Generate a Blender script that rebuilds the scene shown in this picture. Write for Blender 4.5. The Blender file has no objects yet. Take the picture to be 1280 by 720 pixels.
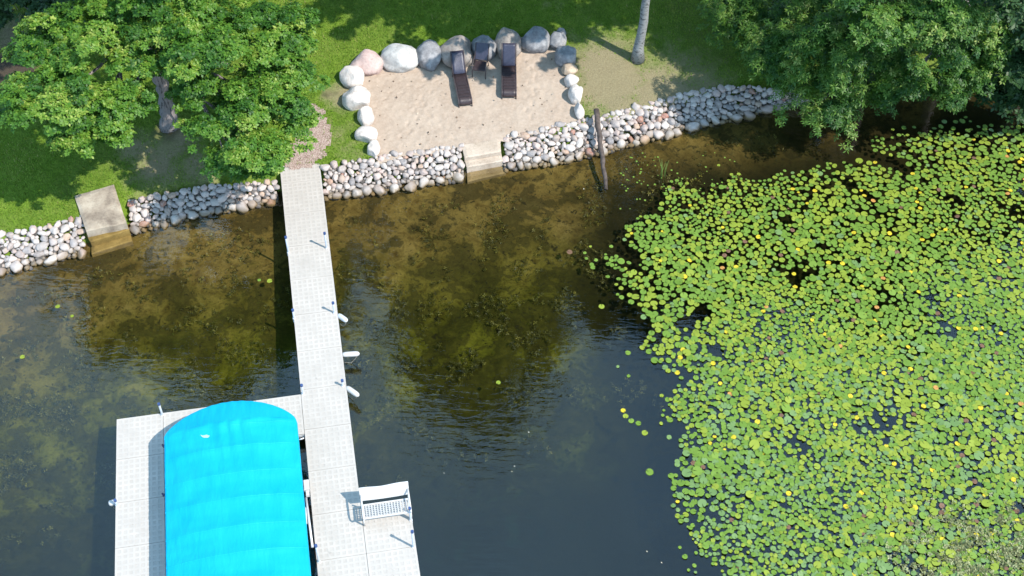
import bpy, math, random
import numpy as np
from mathutils import Vector, Matrix, noise as mnoise

random.seed(7)
rng = np.random.default_rng(7)
scene = bpy.context.scene
col = scene.collection

# ------------------------------------------------------------------ camera
FPX, PITCH, ROLL, YAW = 1690.28, 50.384, -1.0, -10.746      # pixels (1280 wide), degrees
WATER, DECK = 0.0, 0.5
CAMZ = 34.174 + DECK
_t = math.radians(PITCH)
_fw = np.array([0, math.cos(_t), -math.sin(_t)])
_rt = np.array([1.0, 0, 0])
_dn = np.array([0, -math.sin(_t), -math.cos(_t)])
_a = math.radians(ROLL)
_r2 = _rt * math.cos(_a) + _dn * math.sin(_a)
_d2 = -_rt * math.sin(_a) + _dn * math.cos(_a)
cam_data = bpy.data.cameras.new('camera')
cam = bpy.data.objects.new('camera', cam_data)
col.objects.link(cam)
m = Matrix.Identity(4)
for i in range(3):
    m[i][0] = _r2[i]; m[i][1] = -_d2[i]; m[i][2] = -_fw[i]
m[2][3] = CAMZ
cam.matrix_world = m
cam_data.sensor_width = 36.0
cam_data.lens = FPX * 36.0 / 1280.0
cam_data.clip_start = 0.5
cam_data.clip_end = 3000
scene.camera = cam
scene.render.resolution_x = 1024
scene.render.resolution_y = 576

# ------------------------------------------------------------------ light
SUN_AZ, SUN_EL = math.radians(118.7), math.radians(50.4)
world = bpy.data.worlds.new('World')
scene.world = world
world.use_nodes = True
wn, wl = world.node_tree.nodes, world.node_tree.links
wn.clear()
wout = wn.new('ShaderNodeOutputWorld')
wbg = wn.new('ShaderNodeBackground')
wsky = wn.new('ShaderNodeTexSky')
wsky.sky_type = 'NISHITA'
wsky.sun_disc = False
wsky.sun_elevation = SUN_EL
wsky.sun_rotation = SUN_AZ
wbg.inputs['Strength'].default_value = 0.125
wco = wn.new('ShaderNodeTexCoord')
wnz = wn.new('ShaderNodeTexNoise')
wnz.inputs['Scale'].default_value = 2.3
wnz.inputs['Detail'].default_value = 7
wnz.inputs['Roughness'].default_value = 0.6
wrp = wn.new('ShaderNodeValToRGB')
wrp.color_ramp.elements[0].position = 0.30
wrp.color_ramp.elements[0].color = (0.35, 0.35, 0.35, 1)
wrp.color_ramp.elements[1].position = 0.74
wmx = wn.new('ShaderNodeMixRGB')
wmx.inputs['Color2'].default_value = (4.6, 8.3, 12.2, 1)
wl.new(wco.outputs['Generated'], wnz.inputs['Vector'])
wl.new(wnz.outputs['Fac'], wrp.inputs['Fac'])
wl.new(wrp.outputs['Color'], wmx.inputs['Fac'])
wl.new(wsky.outputs['Color'], wmx.inputs['Color1'])
wl.new(wmx.outputs['Color'], wbg.inputs['Color'])
wl.new(wbg.outputs['Background'], wout.inputs['Surface'])

sun_data = bpy.data.lights.new('sun', 'SUN')
sun_data.energy = 5.0
sun_data.angle = math.radians(0.53)
sun_data.color = (1.0, 0.94, 0.85)
sun = bpy.data.objects.new('sun', sun_data)
col.objects.link(sun)
SUNDIR = Vector((math.sin(SUN_AZ) * math.cos(SUN_EL), math.cos(SUN_AZ) * math.cos(SUN_EL), math.sin(SUN_EL)))
sun.rotation_euler = SUNDIR.to_track_quat('Z', 'Y').to_euler()
sun.location = SUNDIR * 80

scene.view_settings.view_transform = 'Standard'
scene.view_settings.look = 'None'
scene.view_settings.exposure = 0.42
scene.view_settings.gamma = 1.0

# ------------------------------------------------------------------ helpers
def P(u, v, z=0.0):
    """point at height z seen at photo pixel (u, v)"""
    d = _r2 * (u - 640) / FPX + _d2 * (v - 360) / FPX + _fw
    k = (z - CAMZ) / d[2]
    return np.array([d[0] * k, d[1] * k, z])

def proj(p):
    q = np.asarray(p, float) - np.array([0, 0, CAMZ])
    w = q @ _fw
    return 640 + FPX * (q @ _r2) / w, 360 + FPX * (q @ _d2) / w, FPX / w

def tag(o, label=None, cat=None, group=None, kind=None):
    if label: o['label'] = label
    if cat: o['category'] = cat
    if group: o['group'] = group
    if kind: o['kind'] = kind
    return o

def empty(name, loc, label, cat, group=None, rot=0.0):
    o = bpy.data.objects.new(name, None)
    o.empty_display_size = 0.2
    o.location = loc
    o.rotation_euler = (0, 0, rot)
    col.objects.link(o)
    return tag(o, label, cat, group)

def link(name, me, parent=None, mat=None, smooth=True):
    if mat is not None:
        me.materials.append(mat)
    if smooth and len(me.polygons):
        me.polygons.foreach_set('use_smooth', np.ones(len(me.polygons), bool))
    o = bpy.data.objects.new(name, me)
    col.objects.link(o)
    if parent is not None:
        o.parent = parent
    return o

def mesh_np(name, V, F, attrs=None):
    """V (n,3), F (m,k) with constant k"""
    V = np.asarray(V, np.float32); F = np.asarray(F, np.int32)
    me = bpy.data.meshes.new(name)
    me.vertices.add(len(V)); me.vertices.foreach_set('co', V.ravel())
    k = F.shape[1]
    me.loops.add(F.size); me.loops.foreach_set('vertex_index', F.ravel())
    me.polygons.add(len(F))
    me.polygons.foreach_set('loop_start', np.arange(len(F), dtype=np.int32) * k)
    if attrs:
        for nme, arr in attrs.items():
            a = me.attributes.new(nme, 'FLOAT', 'POINT')
            a.data.foreach_set('value', np.asarray(arr, np.float32))
    me.update(calc_edges=True)
    me.validate()
    return me

class MB:
    def __init__(s): s.v = []; s.f = []
    def add(s, vs, fs):
        b = len(s.v); s.v += [tuple(map(float, p)) for p in vs]
        s.f += [tuple(b + i for i in f) for f in fs]
    def box(s, c, sz, rx=None):
        """box with optional 3x3 rotation, slightly chamfered top"""
        hx, hy, hz = [q / 2 for q in sz]
        ch = min(hx, hy, hz) * 0.25
        vs = []
        for z, i in ((-hz, 0), (hz - ch, 0), (hz, ch)):
            vs += [(-hx + i, -hy + i, z), (hx - i, -hy + i, z), (hx - i, hy - i, z), (-hx + i, hy - i, z)]
        fs = [(3, 2, 1, 0), (8, 9, 10, 11)]
        for r in (0, 4):
            for k in range(4):
                fs.append((r + k, r + (k + 1) % 4, r + 4 + (k + 1) % 4, r + 4 + k))
        out = []
        for p in vs:
            q = np.array(p)
            if rx is not None: q = rx @ q
            out.append(q + np.array(c))
        s.add(out, fs)
    def tube(s, pts, rad, n=8, cap=True):
        pts = [np.array(p, float) for p in pts]
        if np.isscalar(rad): rad = [rad] * len(pts)
        rings = []
        ref = None
        for i, p in enumerate(pts):
            d = pts[min(i + 1, len(pts) - 1)] - pts[max(i - 1, 0)]
            d /= np.linalg.norm(d) + 1e-9
            if ref is None:
                ref = np.array([0, 0, 1.0]) if abs(d[2]) < 0.9 else np.array([1.0, 0, 0])
            a = np.cross(d, ref); a /= np.linalg.norm(a)
            b = np.cross(d, a)
            ref = np.cross(a, d)
            rings.append([p + rad[i] * (math.cos(2 * math.pi * k / n) * a + math.sin(2 * math.pi * k / n) * b) for k in range(n)])
        vs = [q for r in rings for q in r]
        fs = []
        for i in range(len(pts) - 1):
            for k in range(n):
                fs.append((i * n + k, i * n + (k + 1) % n, (i + 1) * n + (k + 1) % n, (i + 1) * n + k))
        if cap:
            fs.append(tuple(range(n - 1, -1, -1)))
            fs.append(tuple((len(pts) - 1) * n + k for k in range(n)))
        s.add(vs, fs)
    def build(s, name, mat, parent=None, smooth=False):
        me = bpy.data.meshes.new(name)
        me.from_pydata(s.v, [], s.f)
        me.update()
        return link(name, me, parent, mat, smooth)

# ------------------------------------------------------------------ materials
class NT:
    def __init__(s, name):
        s.m = bpy.data.materials.new(name)
        s.m.use_nodes = True
        s.t = s.m.node_tree
        s.n, s.l = s.t.nodes, s.t.links
        s.n.clear()
        s.out = s.n.new('ShaderNodeOutputMaterial')
    def node(s, typ, **kw):
        n = s.n.new('ShaderNode' + typ)
        for k, v in kw.items():
            if k in n.inputs: s.put(n.inputs[k], v)
            else: setattr(n, k, v)
        return n
    def put(s, sock, v):
        if hasattr(v, 'is_output') or isinstance(v, bpy.types.NodeSocket): s.l.new(v, sock)
        else: sock.default_value = v
    def coord(s, which='Object'):
        return s.node('TexCoord').outputs[which]
    def pos(s):
        return s.node('NewGeometry').outputs['Position']
    def noise(s, vec, scale, detail=4, rough=0.55, dist=0.0):
        n = s.node('TexNoise', Scale=scale, Detail=detail, Roughness=rough, Distortion=dist)
        s.l.new(vec, n.inputs['Vector'])
        return n.outputs['Fac']
    def ramp(s, fac, stops, interp='LINEAR'):
        r = s.node('ValToRGB')
        r.color_ramp.interpolation = interp
        e = r.color_ramp.elements
        while len(e) < len(stops): e.new(0.5)
        for q, (p, c) in zip(e, stops):
            q.position = p
            q.color = (c, c, c, 1) if np.isscalar(c) else (*c, 1)
        s.l.new(fac, r.inputs['Fac'])
        return r.outputs['Color']
    def mix(s, fac, a, b, mode='MIX'):
        x = s.node('MixRGB', blend_type=mode)
        s.put(x.inputs['Fac'], fac)
        for sock, v in ((x.inputs['Color1'], a), (x.inputs['Color2'], b)):
            if isinstance(v, tuple): v = (*v, 1)
            s.put(sock, v)
        return x.outputs['Color']
    def math(s, op, a, b=0.0):
        x = s.node('Math', operation=op)
        s.put(x.inputs[0], a); s.put(x.inputs[1], b)
        return x.outputs[0]
    def attr(s, name):
        return s.node('Attribute', attribute_name=name).outputs['Fac']
    def bump(s, h, strength=0.3, dist=0.02):
        b = s.node('Bump', Strength=strength, Distance=dist)
        s.l.new(h, b.inputs['Height'])
        return b.outputs['Normal']
    def bsdf(s, color, rough=0.6, normal=None, spec=0.4, metal=0.0, **kw):
        b = s.node('BsdfPrincipled')
        s.put(b.inputs['Base Color'], (*color, 1) if isinstance(color, tuple) else color)
        s.put(b.inputs['Roughness'], rough)
        b.inputs['Specular IOR Level'].default_value = spec
        b.inputs['Metallic'].default_value = metal
        for k, v in kw.items(): s.put(b.inputs[k], v)
        if normal is not None: s.l.new(normal, b.inputs['Normal'])
        return b.outputs['BSDF']
    def done(s, sh):
        s.l.new(sh, s.out.inputs['Surface'])
        return s.m

def plain(name, c1, c2, scale=6.0, rough=0.55, bump=0.15, metal=0.0, spec=0.4, rnd=0.0, stain=0.0):
    t = NT(name)
    co = t.coord('Object')
    f = t.noise(co, scale, 5)
    c = t.ramp(f, [(0.3, c1), (0.7, c2)])
    if stain:                                              # worn and weathered patches
        g = t.noise(t.pos(), 0.9, 6, 0.7)
        c = t.mix(t.ramp(g, [(0.45, 0.0), (0.75, stain)]), c, tuple(q * 0.55 for q in c1))
        g2 = t.noise(t.pos(), 3.1, 2, 0.5)
        c = t.mix(t.ramp(g2, [(0.76, 0.0), (0.79, stain)]), c, tuple(q * 0.35 for q in c1))
    if rnd:
        oi = t.node('ObjectInfo').outputs['Random']
        h = t.node('HueSaturation')
        t.l.new(c, h.inputs['Color'])
        t.l.new(t.math('MULTIPLY_ADD', oi, rnd), h.inputs['Value'])
        h.inputs['Value'].default_value = 1
        mm = t.math('ADD', t.math('MULTIPLY', oi, rnd), 1 - rnd / 2)
        t.l.new(mm, h.inputs['Value'])
        c = h.outputs['Color']
    f2 = t.noise(co, scale * 6, 3)
    return t.done(t.bsdf(c, rough, t.bump(f2, bump, 0.01), spec, metal))

M = {}

def m_grass():
    t = NT('grass_ground')
    p = t.pos()
    big = t.noise(p, 0.35, 4)
    mid = t.noise(p, 2.2, 5, 0.65)
    fine = t.noise(p, 16, 4, 0.7)
    c = t.ramp(mid, [(0.25, (0.085, 0.155, 0.012)), (0.5, (0.135, 0.225, 0.020)), (0.75, (0.195, 0.265, 0.040))])
    c = t.mix(t.ramp(big, [(0.45, 0.0), (0.7, 0.45)]), c, (0.17, 0.18, 0.06))
    c = t.mix(t.ramp(fine, [(0.35, 0.55), (0.65, 0.0)]), c, (0.035, 0.06, 0.010))
    bare = t.mix(fine, (0.14, 0.11, 0.065), (0.36, 0.30, 0.19))
    d = t.math('ADD', t.attr('bare'), t.math('MULTIPLY', t.math('SUBTRACT', mid, 0.5), 0.9))
    c = t.mix(t.ramp(d, [(0.30, 0.0), (0.85, .9)]), c, bare)
    soil = t.mix(fine, (0.035, 0.028, 0.02), (0.09, 0.07, 0.05))
    c = t.mix(t.ramp(t.attr('soil'), [(0.3, 0.0), (0.7, 1.0)]), c, soil)
    return t.done(t.bsdf(c, 0.9, t.bump(fine, 0.8, 0.05), 0.15))
M['grass'] = m_grass()

def m_leaf(name, stops, trans, scale=1.0, rough=0.5, spec=0.35):
    t = NT(name)
    r = t.attr('rnd')
    c = t.ramp(r, stops)
    b = t.bsdf(c, rough, None, spec)
    tr = t.node('BsdfTranslucent')
    t.l.new(t.mix(1.0, c, (1.0, 1.0, 0.45), 'MULTIPLY'), tr.inputs['Color'])
    mx = t.node('MixShader'); mx.inputs[0].default_value = trans
    t.l.new(b, mx.inputs[1]); t.l.new(tr.outputs[0], mx.inputs[2])
    return t.done(mx.outputs[0])
M['leaf_oak'] = m_leaf('oak_leaf', [(0.0, (0.024, 0.088, 0.012)), (0.40, (0.076, 0.190, 0.020)), (0.75, (0.142, 0.262, 0.028)), (1.0, (0.32, 0.40, 0.08))], 0.32)
M['leaf_willow'] = m_leaf('willow_leaf', [(0.0, (0.024, 0.080, 0.018)), (0.45, (0.062, 0.155, 0.020)), (0.8, (0.130, 0.235, 0.036)), (1.0, (0.29, 0.36, 0.10))], 0.34)
M['leaf_dark'] = m_leaf('dark_leaf', [(0.0, (0.018, 0.055, 0.018)), (1.0, (0.05, 0.105, 0.03))], 0.2)
M['blade'] = m_leaf('grass_blade', [(0.0, (0.075, 0.155, 0.012)), (0.6, (0.15, 0.255, 0.022)), (0.9, (0.23, 0.29, 0.045)), (1.0, (0.32, 0.28, 0.11))], 0.2, rough=0.7, spec=0.2)

def m_bark(name, c1, c2, dark, sc):
    t = NT(name)
    co = t.coord('Object')
    mp = t.node('Mapping'); mp.inputs['Scale'].default_value = sc
    t.l.new(co, mp.inputs['Vector'])
    f = t.noise(mp.outputs[0], 3.0, 6, 0.65)
    g = t.noise(co, 2.0, 3)
    c = t.mix(g, c1, c2)
    c = t.mix(t.ramp(f, [(0.52, 0.0), (0.64, 1.0)]), c, dark)
    return t.done(t.bsdf(c, 0.85, t.bump(f, 0.7, 0.03), 0.2))
M['bark'] = m_bark('oak_bark', (0.17, 0.15, 0.15), (0.27, 0.24, 0.23), (0.05, 0.045, 0.045), (6, 6, 1))
M['birch'] = m_bark('birch_bark', (0.30, 0.30, 0.30), (0.20, 0.21, 0.21), (0.045, 0.045, 0.045), (2.5, 2.5, 6))

def m_sand():
    t = NT('beach_sand')
    p = t.pos()
    a = t.noise(p, 1.2, 4); b = t.noise(p, 9, 5, 0.65); f = t.noise(p, 60, 3)
    c = t.ramp(b, [(0.3, (0.335, 0.262, 0.205)), (0.7, (0.435, 0.35, 0.282))])
    c = t.mix(t.ramp(a, [(0.4, 0.0), (0.7, 0.4)]), c, (0.50, 0.42, 0.345))
    c = t.mix(t.ramp(f, [(0.3, 0.35), (0.5, 0.0)]), c, (0.28, 0.21, 0.15))
    return t.done(t.bsdf(c, 0.95, t.bump(b, 0.5, 0.04), 0.1))
M['sand'] = m_sand()

def m_chips():
    t = NT('path_chips')
    p = t.pos()
    v = t.node('TexVoronoi', Scale=42.0); t.l.new(p, v.inputs['Vector'])
    c = t.ramp(t.node('SeparateColor', Color=v.outputs['Color']).outputs[0], [(0.0, (0.19, 0.125, 0.10)), (0.5, (0.34, 0.25, 0.21)), (1.0, (0.47, 0.38, 0.33))])
    return t.done(t.bsdf(c, 0.9, t.bump(v.outputs['Distance'], 0.6, 0.02), 0.1))
M['chips'] = m_chips()

def m_stone(name, stops, wet=True):
    t = NT(name)
    co = t.coord('Object')
    oi = t.node('ObjectInfo').outputs['Random']
    c = t.ramp(oi, stops, 'LINEAR')
    s = t.noise(co, 9, 6, 0.7)
    b = t.noise(co, 2.2, 3)
    c = t.mix(t.ramp(s, [(0.45, 0.0), (0.75, 0.45)]), c, (0.20, 0.19, 0.19))
    c = t.mix(t.ramp(b, [(0.35, 0.30), (0.6, 0.0)]), c, (0.52, 0.475, 0.445))
    if wet:
        z = t.node('SeparateXYZ', Vector=t.pos()).outputs['Z']
        w = t.math('ADD', z, t.math('MULTIPLY', t.math('SUBTRACT', b, 0.5), 0.12))
        c = t.mix(t.ramp(w, [(0.04, 0.92), (0.20, 0.0)]), c, (0.12, 0.078, 0.024))
    return t.done(t.bsdf(c, 0.7, t.bump(s, 0.35, 0.03), 0.3))
M['stone'] = m_stone('field_stone', [(0.0, (0.40, 0.34, 0.315)), (0.20, (0.53, 0.455, 0.415)), (0.30, (0.19, 0.18, 0.185)), (0.40, (0.52, 0.465, 0.425)), (0.52, (0.47, 0.355, 0.315)), (0.62, (0.27, 0.23, 0.215)), (0.74, (0.56, 0.50, 0.455)), (0.86, (0.31, 0.285, 0.28)), (0.955, (0.44, 0.30, 0.21)), (1.0, (0.30, 0.12, 0.08))])
M['rubble'] = plain('dark_rubble', (0.05, 0.045, 0.04), (0.16, 0.14, 0.13), 5, 0.85)  # darker than the stones packed over it
def boulder_mat(name, a, b, c):
    t = NT(name)
    co = t.coord('Object')
    f = t.noise(co, 3.0, 6, 0.65); g = t.noise(co, 14, 5, 0.7)
    cc = t.ramp(f, [(0.28, a), (0.5, b), (0.72, c)])
    cc = t.mix(t.ramp(g, [(0.52, 0.0), (0.7, 0.45)]), cc, tuple(q * 0.45 for q in a))
    return t.done(t.bsdf(cc, 0.8, t.bump(g, 0.5, 0.04), 0.25))
M['b_white'] = boulder_mat('boulder_white', (0.46, 0.41, 0.375), (0.60, 0.545, 0.505), (0.67, 0.62, 0.58))
M['b_pink'] = boulder_mat('boulder_pink', (0.38, 0.27, 0.25), (0.50, 0.38, 0.35), (0.56, 0.46, 0.42))
M['b_grey'] = boulder_mat('boulder_grey', (0.13, 0.13, 0.14), (0.24, 0.24, 0.25), (0.42, 0.41, 0.41))
M['b_pale'] = boulder_mat('boulder_pale', (0.30, 0.29, 0.28), (0.50, 0.49, 0.47), (0.62, 0.60, 0.57))
M['b_brown'] = boulder_mat('boulder_brown', (0.17, 0.145, 0.13), (0.28, 0.245, 0.22), (0.36, 0.32, 0.29))
M['b_tan'] = boulder_mat('boulder_tan', (0.32, 0.24, 0.17), (0.45, 0.35, 0.26), (0.55, 0.46, 0.36))

def m_bed():
    t = NT('lake_bed')
    p = t.pos()
    a = t.noise(p, 0.55, 5, 0.6, 0.6); b = t.noise(p, 2.4, 6, 0.65, 0.4); f = t.noise(p, 11, 4, 0.7)
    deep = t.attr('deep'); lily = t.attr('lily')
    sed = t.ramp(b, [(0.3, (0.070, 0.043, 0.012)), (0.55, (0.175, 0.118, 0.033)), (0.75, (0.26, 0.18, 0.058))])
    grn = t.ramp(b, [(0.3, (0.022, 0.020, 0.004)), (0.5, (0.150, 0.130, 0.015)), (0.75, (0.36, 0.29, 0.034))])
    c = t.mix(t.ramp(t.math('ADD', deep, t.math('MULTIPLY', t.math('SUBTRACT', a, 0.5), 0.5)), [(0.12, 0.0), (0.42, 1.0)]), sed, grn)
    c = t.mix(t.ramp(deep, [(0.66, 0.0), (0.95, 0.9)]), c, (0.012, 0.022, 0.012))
    k = t.math('ADD', t.math('MULTIPLY', a, 0.62), t.math('MULTIPLY', b, 0.5))
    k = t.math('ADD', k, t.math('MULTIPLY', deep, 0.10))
    k = t.math('ADD', k, t.math('MULTIPLY', f, 0.11))
    c = t.mix(t.ramp(k, [(0.605, 0.0), (0.655, 0.75)]), c, (0.020, 0.017, 0.008))
    sp = t.noise(p, 5.5, 6, 0.68, 0.8)
    c = t.mix(t.ramp(sp, [(0.585, 0.0), (0.625, 0.9)]), c, (0.024, 0.020, 0.010))
    c = t.mix(t.ramp(f, [(0.3, 0.45), (0.55, 0.0)]), c, (0.04, 0.03, 0.011))
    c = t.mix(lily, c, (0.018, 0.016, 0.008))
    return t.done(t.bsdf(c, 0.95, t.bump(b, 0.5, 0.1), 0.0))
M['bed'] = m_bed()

def m_water():
    t = NT('lake_water')
    p = t.pos()
    n1 = t.noise(p, 1.3, 3, 0.5, 0.3)
    mp = t.node('Mapping'); mp.inputs['Scale'].default_value = (1.0, 3.4, 1.0); mp.inputs['Rotation'].default_value = (0, 0, 0.25)
    t.l.new(p, mp.inputs['Vector'])
    n2 = t.noise(mp.outputs[0], 1.7, 3, 0.55, 0.4)
    calm = t.ramp(t.noise(p, 0.16, 2), [(0.35, 0.25), (0.65, 1.0)])
    h = t.math('MULTIPLY', t.math('ADD', n1, n2), calm)
    nrm = t.bump(h, 0.21, 0.05)
    dt = t.node('VectorMath', operation='DOT_PRODUCT')         # Schlick reflectance, the same from both sides
    t.l.new(nrm, dt.inputs[0]); t.l.new(t.node('NewGeometry').outputs['Incoming'], dt.inputs[1])
    c5 = t.math('POWER', t.math('SUBTRACT', 1.0, t.math('MINIMUM', t.math('ABSOLUTE', dt.outputs['Value']), 1.0)), 5.0)
    fr = t.math('ADD', t.math('MULTIPLY', c5, 0.918), 0.082)
    gl = t.node('BsdfGlossy', Roughness=0.03); t.l.new(nrm, gl.inputs['Normal'])
    tr = t.node('BsdfTransparent')
    mx = t.node('MixShader')
    t.l.new(fr, mx.inputs[0]); t.l.new(tr.outputs[0], mx.inputs[1]); t.l.new(gl.outputs[0], mx.inputs[2])
    ab = t.node('VolumeAbsorption', Density=0.95)
    ab.inputs['Color'].default_value = (0.48, 0.56, 0.44, 1)
    t.l.new(ab.outputs[0], t.out.inputs['Volume'])
    return t.done(mx.outputs[0])
M['water'] = m_water()

M['deck'] = plain('deck_plastic', (0.415, 0.378, 0.34), (0.48, 0.44, 0.40), 2, 0.6, 0.05, rnd=0.06, stain=0.28)
M['deck_slot'] = plain('deck_recess', (0.382, 0.348, 0.314), (0.425, 0.39, 0.355), 5, 0.7, 0.05)
M['alu'] = plain('aluminium', (0.66, 0.67, 0.69), (0.76, 0.77, 0.78), 8, 0.4, 0.05, metal=0.35)
M['steel'] = plain('grey_steel', (0.36, 0.40, 0.46), (0.48, 0.52, 0.57), 8, 0.45, 0.05, metal=0.3)
M['cap'] = plain('blue_cap', (0.03, 0.06, 0.16), (0.05, 0.09, 0.22), 8, 0.5, 0.05)
M['white_seat'] = plain('white_seat_plastic', (0.40, 0.39, 0.38), (0.46, 0.45, 0.44), 5, 0.6, 0.05)
M['white'] = plain('white_plastic', (0.48, 0.465, 0.45), (0.54, 0.525, 0.51), 5, 0.5, 0.05)
M['fender_grey'] = plain('grey_fender', (0.42, 0.44, 0.47), (0.55, 0.57, 0.60), 8, 0.5, 0.1)
M['rope'] = plain('cord', (0.20, 0.18, 0.14), (0.34, 0.31, 0.26), 20, 0.9)
M['navy'] = plain('navy_strap', (0.015, 0.02, 0.07), (0.03, 0.035, 0.11), 9, 0.7)
M['chair'] = plain('brown_wicker', (0.028, 0.019, 0.021), (0.052, 0.036, 0.039), 14, 0.42, 0.5, spec=0.5)
M['sling'] = plain('sky_tinted_sling', (0.030, 0.030, 0.052), (0.048, 0.047, 0.076), 14, 0.36, 0.4, spec=0.55)  # sky sheen on the backrests painted as a bluish base colour
M['chair_rail'] = plain('wicker_rail', (0.055, 0.043, 0.047), (0.085, 0.068, 0.072), 12, 0.4, 0.3)
M['wood'] = plain('weathered_wood', (0.035, 0.026, 0.022), (0.12, 0.092, 0.08), 5, 0.8, 0.6)
M['slab'] = None

def m_slab(name, a, b, c):
    t = NT(name)
    p = t.pos()
    f = t.noise(p, 1.6, 5, 0.6); g = t.noise(p, 12, 5, 0.7)
    cc = t.ramp(f, [(0.32, a), (0.5, b), (0.68, c)])
    cc = t.mix(t.ramp(g, [(0.5, 0.0), (0.75, 0.5)]), cc, tuple(q * 0.5 for q in a))
    return t.done(t.bsdf(cc, 0.85, t.bump(g, 0.4, 0.03), 0.2))
M['slab'] = m_slab('slab_concrete', (0.17, 0.135, 0.105), (0.32, 0.265, 0.205), (0.43, 0.37, 0.29))
M['slab_wet'] = m_slab('slab_mossy', (0.10, 0.066, 0.020), (0.19, 0.125, 0.036), (0.26, 0.175, 0.055))
M['slab_sand'] = m_slab('slab_sandstone', (0.33, 0.26, 0.20), (0.42, 0.345, 0.275), (0.48, 0.40, 0.325))
M['slab_brown'] = m_slab('slab_underwater', (0.14, 0.095, 0.04), (0.20, 0.14, 0.06), (0.26, 0.18, 0.08))

def m_canopy():
    t = NT('canopy_fabric')
    co = t.coord('Object')
    f = t.noise(co, 1.2, 4, 0.5)
    c = t.ramp(f, [(0.3, (0.004, 0.365, 0.60)), (0.7, (0.008, 0.41, 0.63))])
    mp = t.node('Mapping'); mp.inputs['Scale'].default_value = (5.0, 1.2, 1.0); t.l.new(co, mp.inputs['Vector'])
    w = t.noise(mp.outputs[0], 1.6, 4, 0.55, 0.6)
    b = t.bsdf(c, 0.55, t.bump(w, 0.35, 0.07), 0.12)
    tr = t.node('BsdfTranslucent'); t.l.new(c, tr.inputs['Color'])
    mx = t.node('MixShader'); mx.inputs[0].default_value = 0.15
    t.l.new(b, mx.inputs[1]); t.l.new(tr.outputs[0], mx.inputs[2])
    return t.done(mx.outputs[0])
M['canopy'] = m_canopy()

PADCOL = {
    'green': ((0.105, 0.188, 0.026), (0.158, 0.248, 0.040)),
    'lime':  ((0.178, 0.235, 0.026), (0.240, 0.290, 0.038)),
    'teal':  ((0.115, 0.195, 0.060), (0.165, 0.250, 0.095)),  # bluish leaf tone, partly painted sky sheen
    'yellow': ((0.46, 0.36, 0.02), (0.56, 0.46, 0.04)),
    'orange': ((0.42, 0.20, 0.04), (0.50, 0.28, 0.12)),
    'brown': ((0.13, 0.075, 0.045), (0.20, 0.11, 0.07)),
}
def m_pad(name, a, b):
    t = NT(name)
    f = t.noise(t.pos(), 3.5, 3)
    oi = t.node('ObjectInfo').outputs['Random']
    k = t.math('MULTIPLY', t.math('ADD', f, oi), 0.5)
    c = t.ramp(k, [(0.25, a), (0.75, b)])
    g = t.noise(t.pos(), 22, 3)
    c = t.mix(t.ramp(g, [(0.58, 0.0), (0.75, 0.35)]), c, tuple(q * 0.45 for q in a))
    return t.done(t.bsdf(c, 0.5, t.bump(g, 0.25, 0.01), 0.2))
for k, (a, b) in PADCOL.items():
    M['pad_' + k] = m_pad(k + '_lily_pad', a, b)

# ------------------------------------------------------------------ terrain
shore_px = [(-160, 377), (0, 344), (55, 330), (110, 316), (165, 291), (250, 271), (345, 252), (405, 249), (480, 240),
            (580, 224), (632, 213), (700, 204), (760, 190), (850, 166), (930, 147), (985, 132), (1060, 124), (1280, 112), (1500, 100)]
SH = np.array([P(u, v, 0.0)[:2] for u, v in shore_px])
def shore_y(x):
    x = np.asarray(x, float)
    y = np.interp(x, SH[:, 0], SH[:, 1])
    y = np.where(x < SH[0, 0], SH[0, 1] + (x - SH[0, 0]) * 0.22, y)
    y = np.where(x > SH[-1, 0], SH[-1, 1] + (x - SH[-1, 0]) * 0.05, y)
    return y
def dist(x, y):
    return (np.asarray(y, float) - shore_y(x)) * 0.965
BANK = 1.05
def h_land(x, y):
    d = dist(x, y)
    z = np.where(d < BANK, -0.05 + 0.55 * np.clip(d, -3, None) / BANK, 0.50 + 0.085 * (np.minimum(d, 9) - BANK))
    return np.where(d > 9, 1.176 + 0.03 * (np.minimum(d, 60) - 9), z)
sand_px = [(444, 78), (520, 62), (600, 52), (690, 44), (704, 62), (712, 84), (722, 122), (730, 146), (690, 158), (628, 174), (578, 181), (520, 191), (474, 199), (462, 180), (452, 150), (444, 118)]
def h_sand(x, y):
    d = dist(x, y)
    return 0.52 + 0.045 * (d - BANK)
SANDP = np.array([P(u, v, 0.62)[:2] for u, v in sand_px])
def in_poly(x, y, poly):
    x = np.asarray(x, float); y = np.asarray(y, float)
    r = np.zeros(x.shape, bool)
    n = len(poly)
    for i in range(n):
        x1, y1 = poly[i]; x2, y2 = poly[(i + 1) % n]
        c = ((y1 > y) != (y2 > y)) & (x < (x2 - x1) * (y - y1) / (y2 - y1 + 1e-12) + x1)
        r ^= c
    return r
def poly_d(x, y, poly):
    x = np.asarray(x, float); y = np.asarray(y, float)
    best = np.full(x.shape, 1e9)
    n = len(poly)
    for i in range(n):
        a = np.array(poly[i]); b = np.array(poly[(i + 1) % n])
        e = b - a
        t = np.clip(((x - a[0]) * e[0] + (y - a[1]) * e[1]) / (e @ e), 0, 1)
        best = np.minimum(best, np.hypot(x - a[0] - t * e[0], y - a[1] - t * e[1]))
    return np.where(in_poly(x, y, poly), -best, best)
def ground_z(x, y):
    s = poly_d(x, y, SANDP)
    zl = h_land(x, y)
    k = np.clip(-s / 0.25, 0, 1)
    return zl * (1 - k) + np.minimum(h_sand(x, y), zl) * k
def G(u, v):
    z = 0.7
    for _ in range(12):
        p = P(u, v, z)
        z = float(ground_z(p[0], p[1]))
    return np.array([p[0], p[1], z])

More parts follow.
